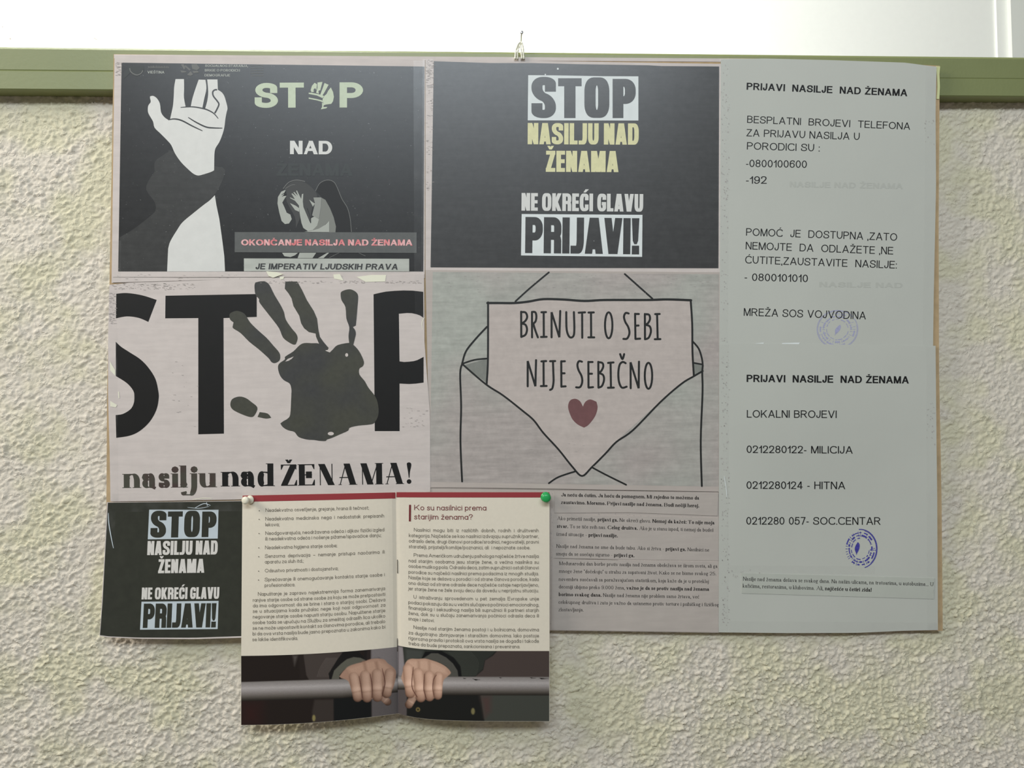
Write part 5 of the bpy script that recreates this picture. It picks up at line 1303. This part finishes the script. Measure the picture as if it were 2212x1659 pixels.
def photo(side, page):
    x0, x1 = (521.0, 859.2) if side == 'L' else (859.2, 1186.4)
    nx, ny = 340, 150
    xs = np.linspace(x0, x1, nx + 1); bot = ybotL if side == 'L' else ybotR
    tp = np.array([ybd(x) for x in xs]); bt = np.array([bot(x) - .5 for x in xs])
    V = np.linspace(0, 1, ny + 1)
    X = np.repeat(xs[None, :], ny + 1, 0).ravel(); Y = (tp[None, :] + (bt - tp)[None, :] * V[:, None]).ravel()
    if side == 'L':
        p = Print(X, Y, (30, 23, 20))
        p.poly(kl([(60, 760), (330, 790), (330, 1080), (60, 1090)]), (42, 22, 20), 40)
        p.poly(kl([(745, 150), (890, 150), (930, 420), (970, 490), (1250, 480), (1420, 120), (900, 140)]), (62, 54, 50), 3)
        p.poly(kl([(750, 160), (820, 160), (775, 300)]), (70, 64, 60), 6); p.poly(kl([(830, 150), (890, 150), (930, 470), (850, 470)]), (34, 27, 24), 4)
        for i in range(9): 
            for q in line(kl([(1075 + i * 21, 445), (1120 + i * 20, 320), (1200 + i * 18, 190)]), .9): p.poly(q, (86, 78, 73), 1.2)
        p.poly(kl([(1040, 745), (1300, 740), (1300, 1050), (1010, 1060), (1010, 900)]), (50, 43, 39), 5)
        p.poly(kl([(1295, 700), (1795, 700), (1800, 1100), (1300, 1100)]), (17, 18, 18), 3)
        p.poly(kl([(1790, 40), (2200, 20), (2200, 1100), (1800, 1100)]), (84, 78, 77), 4)
        p.poly(kl([(1790, 60), (2200, 20), (2200, 440), (2120, 400), (1900, 190), (1790, 210)]), (112, 105, 104), 6)
        p.poly(kl([(1720, 60), (1785, 60), (1780, 230), (1735, 230)]), (36, 29, 27), 3)
        p.poly(kl([(1240, 480), (1228, 400), (1330, 235), (1420, 110), (1620, 100), (1720, 210), (1560, 190), (1420, 260), (1340, 330), (1280, 480)]), (20, 18, 17), 1.6)
        p.poly(kl([(1265, 480), (1300, 360), (1390, 270), (1470, 208), (1560, 180), (1650, 190), (1720, 222), (1560, 285), (1440, 345), (1375, 415), (1366, 480)]), (84, 82, 72), 1.6)
        p.poly(kl([(1700, 60), (1740, 60), (1730, 230), (1700, 200)]), (26, 22, 21), 2)
        p.rail(lambda x: np.where(x < 740, 1473.0 - (x - 521) * .030, 1466.3 - (x - 740) * .018), lambda x: np.where(x < 740, 1514.5 - (x - 521) * .028, 1508.3 - (x - 740) * .11), 521, 860)
        hand = smooth_poly(kl([(1370, 440), (1420, 370), (1500, 300), (1600, 265), (1700, 240), (1780, 208), (1880, 200), (1970, 215), (2010, 260), (2080, 310), (2122, 370), (2115, 470), (2080, 600), (2010, 690), (1960, 715), (1900, 740), (1810, 735), (1760, 755), (1690, 745), (1620, 745), (1570, 715), (1535, 640), (1500, 520), (1460, 480), (1400, 462)]), 3)
        p.finger(kl([(1950, 720)])[0], kl([(2012, 775)])[0], 8.6, 1, .80)
        p.poly(hand, (150, 117, 99), 1.6)
        p.poly(kl([(1480, 330), (1700, 250), (1880, 215), (1990, 270), (2060, 340), (1950, 380), (1700, 400), (1540, 430)]), (168, 134, 114), 9)
        for cx in (1700, 1860): p.poly(kl([(cx - 22, 240), (cx + 14, 235), (cx + 40, 360), (cx + 10, 370)]), (142, 110, 92), 6)
        for f in (((1560, 440), (1612, 715), 11.0), ((1712, 420), (1738, 720), 11.4), ((1872, 400), (1876, 705), 12.2), ((2040, 390), (1998, 660), 11.4)):
            p.finger(kl([f[0]])[0], kl([f[1]])[0], f[2], 1, .96)
        for q in line(kl([(1632, 430), (1655, 560), (1678, 735)]), 1.5, True, True) + line(kl([(1778, 400), (1805, 560), (1803, 725)]), 1.6, True, True) + line(kl([(1938, 330), (1975, 500), (1962, 600), (1935, 705)]), 1.6, True, True): p.poly(q, (70, 40, 32), 1.3)
        p.poly(disc(510 + 1032 / 6.144, 1390 + 990 / 6.144, 3.6, 7), (122, 112, 70), 3)
    else:
        p = Print(X, Y, (22, 22, 20))
        p.poly(kr([(40, 20), (130, 50), (150, 300), (150, 1000), (40, 1000)]), (92, 85, 85), 4)
        p.poly(kr([(70, 40), (125, 55), (140, 300), (110, 440), (66, 440)]), (122, 115, 116), 4)
        p.poly(kr([(1390, 80), (2100, 80), (2100, 460), (1060, 460), (1190, 350), (1215, 225), (1320, 160)]), (64, 54, 50), 2.5)
        p.poly(kr([(1150, 640), (2100, 640), (2100, 1080), (1215, 1080), (1180, 850)]), (58, 59, 53), 3)
        p.poly(kr([(1155, 700), (1290, 700), (1290, 900), (1210, 980), (1190, 850)]), (68, 52, 48), 14)
        p.poly(kr([(125, 50), (430, 60), (1380, 80), (1300, 160), (1210, 225), (1185, 340), (1075, 440), (700, 440), (640, 300), (460, 220), (250, 210), (150, 260)]), (40, 42, 37), 1.8)
        for i in range(13):
            for q in line(kr([(720 + i * 25, 108), (850 + i * 22, 220), (905 + i * 18, 320), (915 + i * 15, 425)]), .8): p.poly(q, (60, 61, 54), 1.1)
        p.poly(kr([(160, 70), (400, 90), (380, 200), (160, 220)]), (58, 60, 56), 8)
        p.poly(kr([(420, 110), (640, 100), (800, 190), (885, 300), (905, 440), (840, 440), (820, 330), (740, 230), (620, 165), (480, 150), (370, 205)]), (14, 14, 14), 1.6)
        p.poly(kr([(400, 195), (500, 128), (590, 130), (700, 185), (790, 265), (850, 360), (862, 440), (730, 440), (760, 375), (700, 300), (610, 250), (500, 214)]), (70, 68, 62), 1.8)
        p.poly(kr([(64, 600), (180, 600), (175, 1000), (60, 1000)]), (74, 67, 66), 3)
        p.rail(lambda x: np.where(x < 880, 1459.8, 1461.2 + (x - 880) * .002), lambda x: np.where(x < 880, 1489.5, 1501.8 + (x - 960) * .002), 858, 1190)
        for q in (kr([(1050, 468), (1150, 482), (1090, 490)]), kr([(922, 460), (970, 464), (940, 472)]), kr([(1808, 450), (1895, 462), (1830, 464)]), kr([(1932, 456), (2066, 468), (1960, 474)]), kr([(1400, 450), (1440, 455), (1420, 462)])): p.poly(q, (22, 19, 18), .8)
        p.finger(kr([(262, 715)])[0], kr([(205, 812)])[0], 9.2, 1, .80)
        p.poly(smooth_poly(kr([(110, 480), (105, 440), (145, 300), (170, 240), (230, 203), (330, 205), (420, 200), (520, 225), (620, 262), (700, 310), (755, 370), (755, 405), (690, 460), (665, 490), (650, 560), (640, 680), (620, 715), (560, 722), (500, 742), (430, 735), (380, 750), (330, 735), (280, 715), (230, 715), (180, 680), (150, 580)]), 3), (158, 125, 106), 1.6)
        p.poly(kr([(200, 230), (420, 220), (560, 260), (690, 330), (710, 400), (560, 390), (380, 350), (200, 330)]), (176, 143, 123), 8)
        for cx in (330, 470): p.poly(kr([(cx - 12, 225), (cx + 18, 230), (cx + 22, 360), (cx - 4, 360)]), (152, 120, 101), 6)
        for f in (((190, 330), (222, 660), 11.6), ((325, 390), (362, 715), 11.8), ((470, 420), (478, 708), 10.8), ((600, 430), (588, 690), 10.0)):
            p.finger(kr([f[0]])[0], kr([f[1]])[0], f[2], 1, 1.02)
        for q in line(kr([(265, 310), (245, 480), (252, 600), (318, 715)]), 1.6, True, True) + line(kr([(412, 400), (402, 560), (408, 640), (438, 735)]), 1.6, True, True) + line(kr([(572, 415), (532, 480), (522, 600), (535, 690)]), 1.5, True, True): p.poly(q, (70, 38, 30), 1.3)
        p.poly(disc(850 + 325 / 6.144, 1390 + 877 / 6.144, 4.8, 5), (104, 90, 52), 2); p.poly(disc(850 + 325 / 6.144, 1390 + 877 / 6.144, 2.2, 2.4), (40, 34, 24), 1.5)
        p.poly(disc(850 + 1055 / 6.144, 1390 + 900 / 6.144, 4.2, 7.2), (108, 100, 66), 3)
    C = p.C * (1 + .05 * gnoise(X / 1.7, Y / 1.7, 41))[:, None]
    C = np.clip(C, 0, 255) / 255.0
    Ln = np.where(C <= .04045, C / 12.92, ((C + .055) / 1.055) ** 2.4) / .68
    verts = [at(x, y, dK(x, y) + KO) for x, y in zip(X, Y)]
    W_ = nx + 1; faces = [(j * W_ + i, j * W_ + i + W_, j * W_ + i + W_ + 1, j * W_ + i + 1) for j in range(ny) for i in range(nx)]
    o = mesh('printed_photograph', verts, faces, PHM, page, True)
    ca = o.data.color_attributes.new('print_colour', 'FLOAT_COLOR', 'POINT')
    ca.data.foreach_set('color', np.concatenate([np.clip(Ln, 0, 1), np.ones((len(Ln), 1))], 1).ravel())
    return o
photo('L', pL); photo('R', pR)
for ya, yb in ((1209, 1238), (1379, 1407)):
    v, f = tube([at(858.2, ya, dK(858.2, ya) + .0002), at(858.4, ya + 3, dK(858.4, ya) + .0005), at(858.6, yb - 3, dK(858.6, yb) + .0005), at(858.8, yb, dK(858.8, yb) + .0002)], .00035, 6)
    mesh('staple', v, f, M['staple'], K_, True)

# ------------------------------------------------------------------ pins
def push_pin(px, py, m, lab, lean, s, name='push_pin'):
    d = dK(px, py)
    p = at(px, py, d + .0004)
    r = empty(name, p, lab, 'push pin')
    ax = Vector(lean).normalized()
    v, f = lathe([(.0, .0), (.0, .0034 * s), (.0009, .0037 * s), (.0016, .0033 * s), (.0022, .0020 * s), (.0045, .0017 * s), (.0062, .0022 * s), (.0070, .0031 * s), (.0082, .0034 * s), (.0092, .0030 * s), (.0098, .0016 * s), (.0099, 0)], p, ax, 28)
    mesh('head', v, f, m, r, True)
    v, f = tube([p - ax * .004, p + ax * .0006], .0005, 8)
    mesh('needle', v, f, M['steel'], r, True)
    return r
push_pin(541, 1079.5, M['pin_white'], 'white plastic push pin in the upper left corner of the booklet', (-.30, -1, .06), 1.05)
push_pin(1178.5, 1073.2, M['pin_green'], 'green plastic push pin in the upper right corner of the booklet', (-.02, -1, .02), 1.25)
